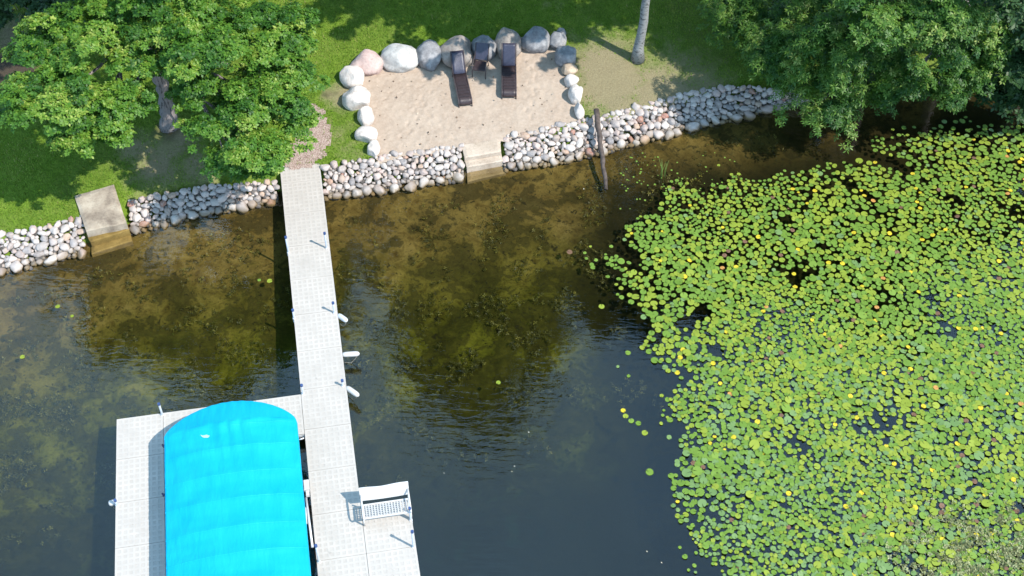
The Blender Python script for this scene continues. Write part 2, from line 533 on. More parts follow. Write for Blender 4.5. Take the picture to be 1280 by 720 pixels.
def axis(lo, hi, step, far, n=14):
    core = np.arange(lo, hi + step / 2, step)
    g = np.geomspace(step * 2, far, n)
    return np.concatenate([lo - g[::-1], core, hi + g])
def grid_mesh(name, xs, ys, zf, keep=None, attrs=None):
    X, Y = np.meshgrid(xs, ys)
    Z = zf(X, Y)
    nx, ny = len(xs), len(ys)
    V = np.stack([X.ravel(), Y.ravel(), Z.ravel()], 1)
    i = np.arange(nx - 1)[None, :] + nx * np.arange(ny - 1)[:, None]
    F = np.stack([i, i + 1, i + nx + 1, i + nx], -1).reshape(-1, 4)
    A = {k: f(X, Y).ravel() for k, f in (attrs or {}).items()}
    if keep is not None:
        kv = keep(X, Y).ravel()
        F = F[kv[F].any(1)]
        used = np.unique(F)
        mp = np.full(len(V), -1); mp[used] = np.arange(len(used))
        V = V[used]; F = mp[F]; A = {k: a[used] for k, a in A.items()}
    return mesh_np(name, V, F, A)

def wob(x, y, s, seed=0.0):
    """cheap smooth pseudo noise, -1..1"""
    return (np.sin(x * s * 1.0 + 1.3 * np.sin(y * s * 0.7 + seed) + seed) + np.sin(y * s * 1.13 - 1.7 * np.sin(x * s * 0.61 + 2 * seed) + 1.1)
            + np.sin((x + y) * s * 1.9 + seed * 3) * 0.5) / 2.5

bare_px = [(765, 95, 70, 1.05), (825, 108, 66, .95), (870, 98, 55, .75), (860, 80, 50, .45), (830, 60, 40, .4), (735, 90, 18, .7), (430, 118, 26, .85), (425, 160, 28, .5), (440, 185, 24, .5),
           (195, 200, 40, .9), (250, 205, 30, .8), (170, 185, 30, .8), (225, 170, 30, .9), (400, 90, 25, .35), (20, 60, 40, .9), (690, 10, 25, .4), (460, 150, 20, .4), (900, 100, 30, .6)]
soil_px = [(414, 118, 9, .62), (15, 95, 40), (205, 165, 16, .6)]
def blob(lst, X, Y):
    r = np.zeros(X.shape)
    X, Y = X + .22 * wob(X, Y, 2.7, 1.1) + .10 * wob(X, Y, 7.1, .2), Y + .22 * wob(X, Y, 2.3, 4.1) + .10 * wob(X, Y, 6.4, 3.2)
    for q in lst:
        c = P(q[0], q[1], 0.8); s = q[2] / 32.0; a = q[3] if len(q) > 3 else 1.0
        r = np.maximum(r, a * np.exp(-(((X - c[0]) / s) ** 2 + ((Y - c[1]) / (s * 1.25)) ** 2)))
    return r
def lawn_z(X, Y):
    z = ground_z(X, Y) + 0.025 * wob(X, Y, 2.1) + 0.012 * wob(X, Y, 6.3, 2.0)
    return np.where(poly_d(X, Y, SANDP) < -0.12, z - 0.10, z) - np.where(dist(X, Y) < BANK + .1, 0.22, 0)
lawn = link('lawn', grid_mesh('lawn', axis(-25, 25, 0.16, 420), axis(27, 47, 0.16, 500), lawn_z,
            lambda X, Y: dist(X, Y) > -0.35, {'bare': lambda X, Y: blob(bare_px, X, Y), 'soil': lambda X, Y: blob(soil_px, X, Y)}), None, M['grass'])
tag(lawn, kind='structure')

def bed_depth(X, Y):
    d = np.minimum(dist(X, Y), 0.6)
    z = -0.16 + np.where(d > 0, 0.3 * d, 0.085 * np.maximum(d, -26))
    z = z + np.clip(-d, 0, 2) * 0.5 * (0.10 * wob(X, Y, 1.1, .4) + 0.05 * wob(X, Y, 3.1, 1.4))
    return np.minimum(z, np.where(d < 0, -0.10, 0.02))
lily_px = [(772, 318), (768, 352), (764, 382), (780, 410), (792, 440), (806, 470), (832, 505), (838, 540), (826, 575), (822, 608), (848, 640), (858, 668), (874, 700), (890, 730), (905, 800), (950, 900),
           (1500, 900), (1650, 300), (1450, 120), (1290, 138), (1240, 150), (1195, 160), (1150, 172), (1100, 182), (1060, 192), (1020, 206), (975, 213), (945, 222), (905, 226), (866, 230), (826, 238), (792, 254), (774, 288)]
LILYP = np.array([P(u, v, 0)[:2] for u, v in lily_px])
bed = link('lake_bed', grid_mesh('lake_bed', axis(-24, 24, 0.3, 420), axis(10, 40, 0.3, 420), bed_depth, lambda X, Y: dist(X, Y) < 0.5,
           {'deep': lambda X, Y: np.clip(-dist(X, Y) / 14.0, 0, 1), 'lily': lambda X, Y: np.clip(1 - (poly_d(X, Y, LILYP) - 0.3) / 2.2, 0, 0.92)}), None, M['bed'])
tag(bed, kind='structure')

def water_mesh():
    xs = np.concatenate([[-440], np.linspace(-30, 30, 61), [440]])
    ys = shore_y(xs) + 0.75
    n = len(xs)
    zb = -4.5
    v = []
    for z in (0.0, zb):
        v += [(x, y, z) for x, y in zip(xs, ys)] + [(xs[-1], -420, z), (xs[0], -420, z)]
    k = n + 2
    f = [tuple(range(k - 1, -1, -1)), tuple(range(k, 2 * k))]
    f = [tuple(reversed(f[0])), tuple(reversed(f[1]))] if False else f
    for i in range(k):
        j = (i + 1) % k
        f.append((i, j, k + j, k + i))
    me = bpy.data.meshes.new('lake_water')
    me.from_pydata(v, [], f); me.update()
    return me
water = link('lake_water', water_mesh(), None, M['water'], False)
tag(water, kind='structure')

# sand sheet
def sand_relief(X, Y):
    z = np.array([mnoise.noise(Vector((a * 3.1, b * 3.1, 0))) * .020 + mnoise.noise(Vector((a * 7.0, b * 7.0, 3))) * .014 + mnoise.noise(Vector((a * 15.0, b * 15.0, 7))) * .007
                  for a, b in zip(X.ravel(), Y.ravel())]).reshape(X.shape)
    r = random.Random(77)                                  # trodden footprints
    for _ in range(9):
        x, y, d = r.uniform(X.min() + .8, X.max() - .8), r.uniform(Y.min() + .6, Y.max() - .6), r.uniform(0, 6.28)
        for k in range(9):
            a = d + r.uniform(-.15, .15); sd = .11 * (1 if k % 2 else -1)
            fx, fy = x - math.sin(a) * sd, y + math.cos(a) * sd
            u = (X - fx) * math.cos(a) + (Y - fy) * math.sin(a); w = -(X - fx) * math.sin(a) + (Y - fy) * math.cos(a)
            q = (u / .15) ** 2 + (w / .065) ** 2
            z = z - .028 * np.exp(-q * q) + .009 * np.exp(-((q - 1.9) / .7) ** 2)
            x += math.cos(d) * .36; y += math.sin(d) * .36
    return z
sand = link('sand', grid_mesh('sand', np.arange(SANDP[:, 0].min() - .3, SANDP[:, 0].max() + .3, 0.055), np.arange(SANDP[:, 1].min() - .3, SANDP[:, 1].max() + .3, 0.055),
        lambda X, Y: np.minimum(h_sand(X, Y), h_land(X, Y) + 0.03) + 0.015 + sand_relief(X, Y),
        lambda X, Y: poly_d(X, Y, SANDP) < 0.06 * wob(X, Y, 4)), None, M['sand'])
tag(sand, kind='structure')
path_px = [(372, 142), (392, 134), (406, 138), (412, 160), (411, 182), (404, 200), (385, 205), (352, 212), (356, 196), (368, 180), (380, 165)]
PATHP = np.array([G(u, v)[:2] for u, v in path_px])
path = link('path', grid_mesh('path', np.arange(PATHP[:, 0].min() - .3, PATHP[:, 0].max() + .3, 0.08), np.arange(PATHP[:, 1].min() - .3, PATHP[:, 1].max() + .3, 0.08),
        lambda X, Y: lawn_z(X, Y) + 0.012 + np.where(dist(X, Y) < BANK + .1, 0.22, 0), lambda X, Y: poly_d(X, Y, PATHP) < 0.2 * wob(X, Y, 4) + .12 * wob(X, Y, 13, 2)), None, M['chips'])
tag(path, kind='structure')

# ------------------------------------------------------------------ stones
def ico(sub):
    t = (1 + 5 ** .5) / 2
    v = [np.array(p, float) for p in [(-1, t, 0), (1, t, 0), (-1, -t, 0), (1, -t, 0), (0, -1, t), (0, 1, t), (0, -1, -t), (0, 1, -t), (t, 0, -1), (t, 0, 1), (-t, 0, -1), (-t, 0, 1)]]
    v = [p / np.linalg.norm(p) for p in v]
    f = [(0, 11, 5), (0, 5, 1), (0, 1, 7), (0, 7, 10), (0, 10, 11), (1, 5, 9), (5, 11, 4), (11, 10, 2), (10, 7, 6), (7, 1, 8), (3, 9, 4), (3, 4, 2), (3, 2, 6), (3, 6, 8), (3, 8, 9), (4, 9, 5), (2, 4, 11), (6, 2, 10), (8, 6, 7), (9, 8, 1)]
    for _ in range(sub):
        c = {}; g = []
        def mid(a, b):
            k = (min(a, b), max(a, b))
            if k not in c:
                q = v[a] + v[b]; v.append(q / np.linalg.norm(q)); c[k] = len(v) - 1
            return c[k]
        for a, b, d in f:
            x, y, z = mid(a, b), mid(b, d), mid(d, a)
            g += [(a, x, z), (b, y, x), (d, z, y), (x, y, z)]
        f = g
    return np.array(v), np.array(f)
ICO = {s: ico(s) for s in (1, 2, 3)}
def rock_verts(sub, seed, rough=0.22, cuts=5):
    r = random.Random(seed)
    V, F = ICO[sub]
    V = V.copy()
    for _ in range(cuts):                                  # flattened faces, as on field stones
        n = np.array([r.gauss(0, 1) for _ in range(3)]); n /= np.linalg.norm(n)
        k = r.uniform(0.62, 0.88)
        s = V @ n
        V -= np.outer(np.maximum(s - k, 0) * 0.8, n)
    off = Vector((seed * 3.7, seed * 1.3, 5.1))
    d = np.array([mnoise.noise(Vector(p) * 1.6 + off) * rough + mnoise.noise(Vector(p) * 4.0 + off) * rough * 0.3 for p in V])
    return V * (1 + d)[:, None], F
STONE = []
for i in range(18):
    V, F = rock_verts(2, 100 + i, 0.20, 8)
    me = mesh_np('stone', V, F)
    me.materials.append(M['stone'])
    me.polygons.foreach_set('use_smooth', np.ones(len(me.polygons), bool))
    STONE.append(me)

top_px = [(-160, 318), (0, 291), (55, 283), (92, 272), (160, 249), (210, 240), (255, 231), (345, 226), (405, 206), (480, 193), (575, 180), (625, 170), (720, 150), (760, 141), (800, 131), (840, 120), (870, 112), (930, 106), (975, 112), (1000, 118), (1060, 112)]
def band_point(t, s):
    """t: pixel column along the bank, s: 0 at the water, 1 at the top edge"""
    vb = np.interp(t, [q[0] for q in shore_px], [q[1] for q in shore_px])
    vt = np.interp(t, [q[0] for q in top_px], [q[1] for q in top_px])
    b = P(t, vb + 1, -0.04); a = P(t, vt + 2, 0.52)
    return b + (a - b) * s
def bank(t0, t1, label, seed):
    r = random.Random(seed)
    c0, c1 = band_point(t0, .4), band_point(t1, .4)
    cen = (c0 + c1) / 2
    root = empty('riprap_bank', (cen[0], cen[1], 0.0), label, 'stone bank', 'stone banks along the shore')
    pts = []
    L = np.linalg.norm(c1 - c0)
    tries = 0
    for rad0, n in ((0.185, int(L * 4)), (0.145, int(L * 18)), (0.115, int(L * 60)), (0.095, int(L * 160)), (0.075, int(L * 300)), (0.055, int(L * 300))):
        for _ in range(n):
            t = r.uniform(t0, t1); s = r.random()
            if rad0 > .17: s = r.uniform(0, .12)
            rad = rad0 * r.uniform(0.85, 1.15)
            p = band_point(t, s)
            if all((p[0] - q[0]) ** 2 + (p[1] - q[1]) ** 2 + (p[2] - q[2]) ** 2 > (0.80 * (rad + q[3])) ** 2 for q in pts):
                pts.append((p[0], p[1], p[2], rad))
    pts.sort(key=lambda q: -q[3])
    small = MB()
    n_ = 0
    for k, (x, y, z, rad) in enumerate(pts):
        R = Matrix.Rotation(r.uniform(0, 6.28), 4, 'Z') @ Matrix.Rotation(r.uniform(-.5, .5), 4, 'X')
        S = (rad * r.uniform(0.95, 1.5), rad * r.uniform(0.8, 1.12), rad * r.uniform(0.7, 1.0))
        if k < 296:
            o = bpy.data.objects.new('stone', STONE[r.randrange(18)])
            o.parent = root
            o.location = (x - cen[0], y - cen[1], z + rad * 0.25)
            o.rotation_euler = R.to_euler()
            o.scale = S
            col.objects.link(o)
            n_ += 1
    # small rubble packed under the stones
    vs = []; fs = []; b = 0
    V, F = rock_verts(1, seed, .25, 4)
    for _ in range(int(L * 60)):
        p = band_point(r.uniform(t0, t1), r.random())
        q = V * r.uniform(.05, .10) + p - np.array([cen[0], cen[1], 0.03])
        vs.append(q); fs.append(F + b); b += len(V)
    o = link('rubble', mesh_np('rubble', np.concatenate(vs), np.concatenate(fs)), root, M['rubble'])
    o['kind'] = 'stuff'
    return n_, len(pts)
N = [bank(-60, 104, 'stretch of riprap stones left of the mossy concrete steps', 1),
     bank(162, 346, 'shaded riprap stones between the mossy steps and the dock', 2),
     bank(406, 578, 'bright white riprap stones between the dock and the sand steps', 3),
     bank(631, 752, 'riprap stones between the sand steps and the leaning timber', 4),
     bank(752, 866, 'sunlit riprap stones to the right of the leaning timber', 5),
     bank(866, 1010, 'shaded grey riprap stones running under the drooping right-hand tree', 6)]
print('stones', N)

# boulders
def boulder(u, v, w, h, mat, label, seed, group='boulders edging the sand', base=None, sand_side=True):
    g = G(u, v + h * 0.30)
    s = proj(g)[2]
    a, b = w * .56 / s, h * .54 / s
    V, F = rock_verts(3, seed, 0.13, 5)
    ext = np.ptp(V, axis=0) / 2
    V = V / ext * np.array([a, b, b * 0.95])
    g = P(u, v, g[2] + b * 0.45)
    me = mesh_np('boulder', V, F)
    o = link('boulder', me, None, M[mat])
    o.location = g
    return tag(o, label, 'boulder', group)
for i, q in enumerate([
    (457.5, 80, 38, 33, 'b_pink', 'pinkish square-faced boulder at the back left corner of the sand'),
    (499.5, 73, 46, 35, 'b_pale', 'broad white and grey boulder next to the pinkish corner boulder'),
    (536.7, 69.5, 31, 37, 'b_grey', 'dark grey boulder left of the large brownish one'),
    (571, 66, 40, 42, 'b_brown', 'large brownish boulder behind the left lounger'),
    (605.5, 59, 30, 35, 'b_grey', 'grey boulder directly behind the small reclining chair'),
    (635, 56, 31, 37, 'b_brown', 'brownish grey boulder behind the right lounger'),
    (668.7, 50.5, 35, 34, 'b_grey', 'large round speckled grey boulder right of the loungers'),
    (696.5, 52, 21, 24, 'b_grey', 'small rounded grey boulder at the back right corner of the sand'),
    (701.5, 41, 12, 12, 'b_grey', 'smallest grey boulder tucked behind the back right corner boulder'),
    (708, 70, 24, 28, 'b_grey', 'dark grey boulder at the top of the right edge of the sand'),
    (711, 87, 19, 16, 'b_tan', 'tan boulder below the dark grey one on the right edge'),
    (714.5, 101, 17, 18, 'b_white', 'white block below the tan boulder on the right edge'),
    (720, 118, 17, 25, 'b_white', 'longest white block on the right edge of the sand'),
    (724, 138.5, 12, 21, 'b_white', 'narrow white block on the right edge nearest the water'),
    (440.5, 96, 28, 30, 'b_white', 'rounded white boulder below the pinkish corner boulder'),
    (445, 122.5, 32, 32, 'b_white', 'largest irregular white boulder on the left edge of the sand'),
    (457.5, 146, 19, 25, 'b_white', 'small upright white boulder midway down the left edge'),
    (458, 169, 26, 21, 'b_white', 'wide low white boulder near the water on the left edge'),
    (467, 186, 15, 20, 'b_white', 'last small white boulder on the left edge beside the riprap'),
]):
    boulder(q[0], q[1], q[2], q[3], q[4], q[5], 300 + i)
boulder(46, 57, 34, 30, 'b_pale', 'pale grey boulder on the lawn behind the left tree', 350, None)

# ------------------------------------------------------------------ steps
def slab(corners_px, ztop, zbot, mat, parent, name='step', seed=0):
    zs = ztop if hasattr(ztop, '__len__') else [ztop] * 4
    C = [P(u, v, z) for (u, v), z in zip(corners_px, zs)]
    n = 12
    org = np.array(parent.location)
    V = []; F = []
    for j in range(n + 1):
        for i in range(n + 1):
            a, b = i / n, j / n
            p = (C[0] * (1 - a) + C[1] * a) * (1 - b) + (C[3] * (1 - a) + C[2] * a) * b
            e = 0.035 if i in (0, n) or j in (0, n) else 0.0
            p = p + np.array([0, 0, 0.012 * mnoise.noise(Vector(p) * 3) - e])
            if e:
                ctr = sum(C) / 4
                dd = p - ctr
                p = p + dd * 0.02 * mnoise.noise(Vector(p) * 4 + Vector((3, 1, seed)))
            V.append(p - org)
    for j in range(n):
        for i in range(n):
            k = j * (n + 1) + i
            F.append((k + n + 1, k + n + 2, k + 1, k))
    ring = [i for i in range(n)] + [n + j * (n + 1) for j in range(n)] + [n * (n + 1) + n - i for i in range(n)] + [(n - j) * (n + 1) for j in range(n)]
    b0 = len(V)
    for k in ring:
        q = V[k].copy(); q[2] = zbot - org[2]; V.append(q)
    m_ = len(ring)
    for i in range(m_):
        j = (i + 1) % m_
        F.append((ring[i], ring[j], b0 + j, b0 + i))
    mb = MB(); mb.add(V, F)
    return mb.build(name, mat, parent)
g = P(125, 262, 0.0)
st = empty('stone_steps', (g[0], g[1], 0.0), 'weathered concrete steps with mossy lower treads going into the water at left', 'steps')
slab([(92.5, 244), (142, 230), (158, 278), (107.5, 288.5)], [0.72, 0.72, 0.62, 0.62], 0.1, M['slab'], st, seed=1)
slab([(107, 292), (158.5, 279.5), (161.5, 287), (113, 302)], 0.30, -0.05, M['slab_wet'], st, seed=2)
slab([(113, 303), (162, 288.5), (165.5, 300.5), (114.5, 317)], 0.03, -0.30, M['slab_wet'], st, seed=3)
g = P(605, 205, 0.0)
st = empty('sand_steps', (g[0], g[1], 0.0), 'two pale sandstone steps leading from the sand into the lake', 'steps')
slab([(577, 180), (625, 172), (626.5, 189), (580.6, 196.5)], [0.56, 0.56, 0.48, 0.48], 0.1, M['slab_sand'], st, seed=4)
slab([(580.6, 198), (626.5, 190.5), (628.8, 200.5), (583.5, 208.8)], 0.27, -0.1, M['slab_sand'], st, seed=5)
slab([(583.6, 211), (629, 203), (632.5, 215.5), (584.2, 226.5)], -0.02, -0.35, M['slab_brown'], st, seed=6)

# ------------------------------------------------------------------ dock
yw = math.radians(YAW)
NA = np.array([math.cos(yw), -math.sin(yw), 0])      # across (to the right)
NB = np.array([math.sin(yw), math.cos(yw), 0])       # along, towards the shore
DO = P(145.6, 524, DECK)
def D(a, b, z=DECK): 
    q = DO + NA * a + NB * b
    return np.array([q[0], q[1], z])
RZ = -yw
DROT = np.array([[math.cos(RZ), -math.sin(RZ), 0], [math.sin(RZ), math.cos(RZ), 0], [0, 0, 1]])
def dab(u, v, z=DECK):
    q = P(u, v, z) - DO
    return float(q @ NA), float(q @ NB)
dock = empty('boat_dock', D(0, 0, 0), 'L-shaped white plastic dock with a long walkway to the shore', 'dock', rot=RZ)
def dl(a, b, z): return (a, b, z)                     # local to the dock root

def panel_mesh(w, l, nx, ny):
    """one deck panel: border, raised lattice and recessed square cells"""
    mb = MB()
    bx = 0.035; z0 = 0.0; zr = -0.007
    cw, cl = (w - 2 * bx) / nx, (l - 2 * bx) / ny
    g = 0.20
    xs = [0, bx]; 
    V = []; F = []; MI = []
    def quad(x0, x1, y0, y1, z, mi):
        k = len(V)
        V.extend([(x0, y0, z), (x1, y0, z), (x1, y1, z), (x0, y1, z)])
        F.append((k, k + 1, k + 2, k + 3)); MI.append(mi)
    quad(0, w, 0, bx, 0, 0); quad(0, w, l - bx, l, 0, 0); quad(0, bx, bx, l - bx, 0, 0); quad(w - bx, w, bx, l - bx, 0, 0)
    for j in range(ny):
        for i in range(nx):
            x0, y0 = bx + i * cw, bx + j * cl
            x1, y1 = x0 + cw, y0 + cl
            a0, a1, b0, b1 = x0 + cw * g, x1 - cw * g, y0 + cl * g, y1 - cl * g
            k = len(V)
            V.extend([(x0, y0, 0), (x1, y0, 0), (x1, y1, 0), (x0, y1, 0), (a0, b0, 0), (a1, b0, 0), (a1, b1, 0), (a0, b1, 0),
                      (a0, b0, zr), (a1, b0, zr), (a1, b1, zr), (a0, b1, zr)])
            for q in range(4):
                F.append((k + q, k + (q + 1) % 4, k + 4 + (q + 1) % 4, k + 4 + q)); MI.append(0)
                F.append((k + 4 + q, k + 4 + (q + 1) % 4, k + 8 + (q + 1) % 4, k + 8 + q)); MI.append(1)
            F.append((k + 8, k + 9, k + 10, k + 11)); MI.append(1)
    k = len(V)
    zb = -0.05
    V.extend([(0, 0, 0), (w, 0, 0), (w, l, 0), (0, l, 0), (0, 0, zb), (w, 0, zb), (w, l, zb), (0, l, zb)])
    for q in range(4):
        F.append((k + (q + 1) % 4, k + q, k + 4 + q, k + 4 + (q + 1) % 4)); MI.append(0)
    F.append((k + 7, k + 6, k + 5, k + 4)); MI.append(0)
    me = bpy.data.meshes.new('deck_panel')
    me.from_pydata(V, [], F)
    me.materials.append(M['deck']); me.materials.append(M['deck_slot'])
    me.polygons.foreach_set('material_index', MI)
    me.update()
    return me
A0, A1, A2 = 5.56, 6.965, 8.375
PL = 1.487
GAP = 0.012
pm = {}
def panel(a0, a1, b0, b1):
    w, l = round(a1 - a0 - GAP, 3), round(b1 - b0 - GAP, 3)
    k = (w, l)
    if k not in pm:
        pm[k] = panel_mesh(w, l, max(2, round(w / 0.176)), max(2, round(l / 0.176)))
    o = bpy.data.objects.new('deck_panel', pm[k])
    o.parent = dock
    o.location = dl(a0 + GAP / 2, b0 + GAP / 2, DECK + random.uniform(-.003, .003))
    col.objects.link(o)
b_top = dab(376, 204, DECK)[1]
B0 = 0.16
k = 0
b = B0
while b < b_top - 0.2:                                # walkway to the shore
    e = min(b + PL, b_top)
    if b_top - e < 0.5: e = b_top
    panel(A0, A1, b, e); b = e
b = B0
for k in range(8):
    panel(A0, A1, b - PL, b)
    if b < -4.0: panel(A1, A2, b - PL, b)
    b -= PL
BEND = b
# platform behind the lift and its left arm
PB0 = -1.47
xs = np.linspace(1.39, A0, 4)
for i in range(3): panel(xs[i], xs[i + 1], PB0, 0.0)
b = 0.0
for k in range(8):
    e = b - (1.47 if k == 0 else PL)
    panel(0, 1.39, e, b); b = e
def frame(a0, a1, b0, b1):
    mb = MB()
    zc, hh = DECK - 0.11, 0.11
    for a in (a0 + .03, a1 - .03): mb.box((a, (b0 + b1) / 2, zc), (0.055, b1 - b0, hh))
    for bb in (b0 + .03, b1 - .03): mb.box(((a0 + a1) / 2, bb, zc - .003), (a1 - a0 - 0.12, 0.05, hh - .006))
    return mb.build('frame', M['alu'], dock)
frame(A0, A1, B0, b_top); frame(A0 + .003, A1, BEND, B0 - .004); frame(A1 + .004, A2, BEND, B0 - 3 * PL)
frame(0, A0 - .01, PB0, 0); frame(.003, 1.39, BEND, PB0 - .004)
def dock_post(u, v, ub, vb, tilt=True):
    """post with a cap; (u,v) is its foot at deck level, (ub,vb) its top"""
    a, bb = dab(u, v)
    base = P(u, v, DECK)
    # height from the top pixel
    best = min(np.linspace(.2, 1.3, 111), key=lambda h: abs(proj((base[0], base[1], DECK + h))[1] - vb))
    z0 = float(bed_depth(np.array(base[0]), np.array(base[1]))) - .1
    mb = MB(); mb.tube([(a, bb, z0), (a, bb, DECK + best)], 0.032, 10)
    p = mb.build('post', M['steel'], dock, True)
    mb = MB(); mb.tube([(a, bb, DECK + best - .02), (a, bb, DECK + best + .05)], 0.045, 10)
    c = mb.build('cap', M['cap'], p, False)
    mb = MB(); mb.tube([(a, bb, DECK - .15), (a, bb, DECK + .03)], 0.05, 10)
    mb.build('bracket', M['alu'], p, False)
for q in [(408.3, 310, 406, 292), (418, 391, 415.5, 379), (428.7, 482.5, 426.9, 476), (360.6, 315.7, 358.4, 297), (367.8, 398, 366.7, 388), (379, 492.5, 377, 482),
          (203, 518.5, 199.5, 505.5), (516.9, 683.7, 514.4, 665), (399.0, 702.5, 394.8, 682.5), (513.5, 650, 512, 636), (146.5, 632, 145, 626)]:
    dock_post(*q)

# dock bumpers (white floats held out from the dock edge)
def bumper(u0, v0, u1, v1, mat, label):
    a = P(u0, v0, DECK - 0.05); b = P(u1, v1, DECK - 0.02)
    d = b - a; L = np.linalg.norm(d); d /= L
    root = empty('dock_bumper', a, label, 'bumper', 'bumpers on the edge of the dock')
    r = 0.085
    mb = MB()
    mb.tube([d * q * L for q in (0, .06, .2, .75, .9, .97, 1.0)], [r * .45, r * .8, r, r, r * .85, r * .5, r * .15], 14)
    mb.build('float', M[mat], root, True)
    mb = MB()
    e = d * L * .92
    foot = np.array([d[0] * L * .45, d[1] * L * .45 - .02, -0.42])
    mb.tube([e, (e + foot) / 2 + np.array([0.02, 0, -.02]), foot, np.array([-.03, 0, -.40])], 0.012, 6)
    mb.build('brace', M['rope'], root, True)
bumper(422.5, 393.5, 434, 401.5, 'fender_grey', 'grey bumper angled out from the walkway, nearest the shore')
bumper(428, 443.3, 449.5, 442, 'white', 'white bumper sticking straight out from the right side of the walkway')
bumper(433, 484, 448.5, 495, 'white', 'white bumper angled down from the walkway near the platform corner')
bumper(146, 627, 135.5, 629.5, 'white', 'single white bumper on the left edge of the dock platform')

# bench
def bench():
    zt = DECK + .86
    aL, bL = dab(448.5, 611.5, zt); aR, bR = dab(510, 602.5, zt)
    W = aR - aL
    bb = (bL + bR) / 2
    root = empty('dock_bench', D(aL + W / 2, bb - .32, DECK), 'white bench with solid back and perforated seat on the dock end', 'bench', rot=RZ)
    h = W / 2
    # local: x across, y towards the shore, z up; back leans at y ~ +.3
    mb = MB(); n = 16
    V = []; F = []
    for j, (yy, zz) in enumerate([(0.13, 0.485), (0.18, 0.60), (0.25, 0.73), (0.32, 0.86), (0.345, 0.855), (0.28, 0.73), (0.21, 0.60), (0.16, 0.48)]):
        for i in range(n + 1):
            x = -h + W * i / n
            w = 0.018 * math.sin(i / n * 2 * math.pi * 1.5 + .6) if j in (3, 4) else 0
            V.append((x, yy + 0.02 * abs(2 * i / n - 1) ** 2, zz + w))
    for j in range(7):
        for i in range(n):
            q = j * (n + 1) + i
            F.append((q, q + 1, q + n + 2, q + n + 1))
    mb.add(V, F)
    for i in (0, n): mb.add([V[j * (n + 1) + i] for j in range(8)], [tuple(range(8)) if i else tuple(range(7, -1, -1))])
    mb.build('backrest', M['white'], root, True)
    mb = MB()
    y0, y1, zs = -0.42, 0.05, 0.42
    for yy in (y0 + .02, y1 - .02): mb.box((0, yy, zs), (W - .06, .05, .045))
    for xx in (-h + .05, h - .05): mb.box((xx, (y0 + y1) / 2, zs + .003), (.05, y1 - y0 - .10, .04))
    mb.build('seat_frame', M['white'], root)
    nx, ny = 15, 6
    for i in range(nx):
        x = -h + .09 + (W - .18) * (i + .5) / nx
        mb = MB(); mb.box((x, (y0 + y1) / 2, zs + .012), (.034, y1 - y0 - .09, .012)); mb.build('seat_slat', M['white_seat'], root)
    for j in range(ny):
        y = y0 + .05 + (y1 - y0 - .10) * (j + .5) / ny
        mb = MB(); mb.box((0, y, zs - .004), (W - .16, .024, .012)); mb.build('cross_slat', M['white_seat'], root)
    for sx in (-1, 1):
        x = sx * (h - .03)
        mb = MB(); mb.tube([(x, y0 + .04, 0.0), (x, y0 + .03, .40)], .026, 8); mb.build('leg', M['white'], root, True)
        mb = MB(); mb.tube([(x, .18, 0.0), (x, .12, .42)], .026, 8); mb.build('leg', M['white'], root, True)
        mb = MB()
        mb.tube([(x, .22, .66), (x, .05, .66), (x, -.2, .65), (x, -.38, .64), (x, -.46, .60), (x, -.47, .53), (x, -.42, .45), (x, y0 + .03, .40)], .028, 8)
        mb.build('armrest', M['white'], root, True)
bench()

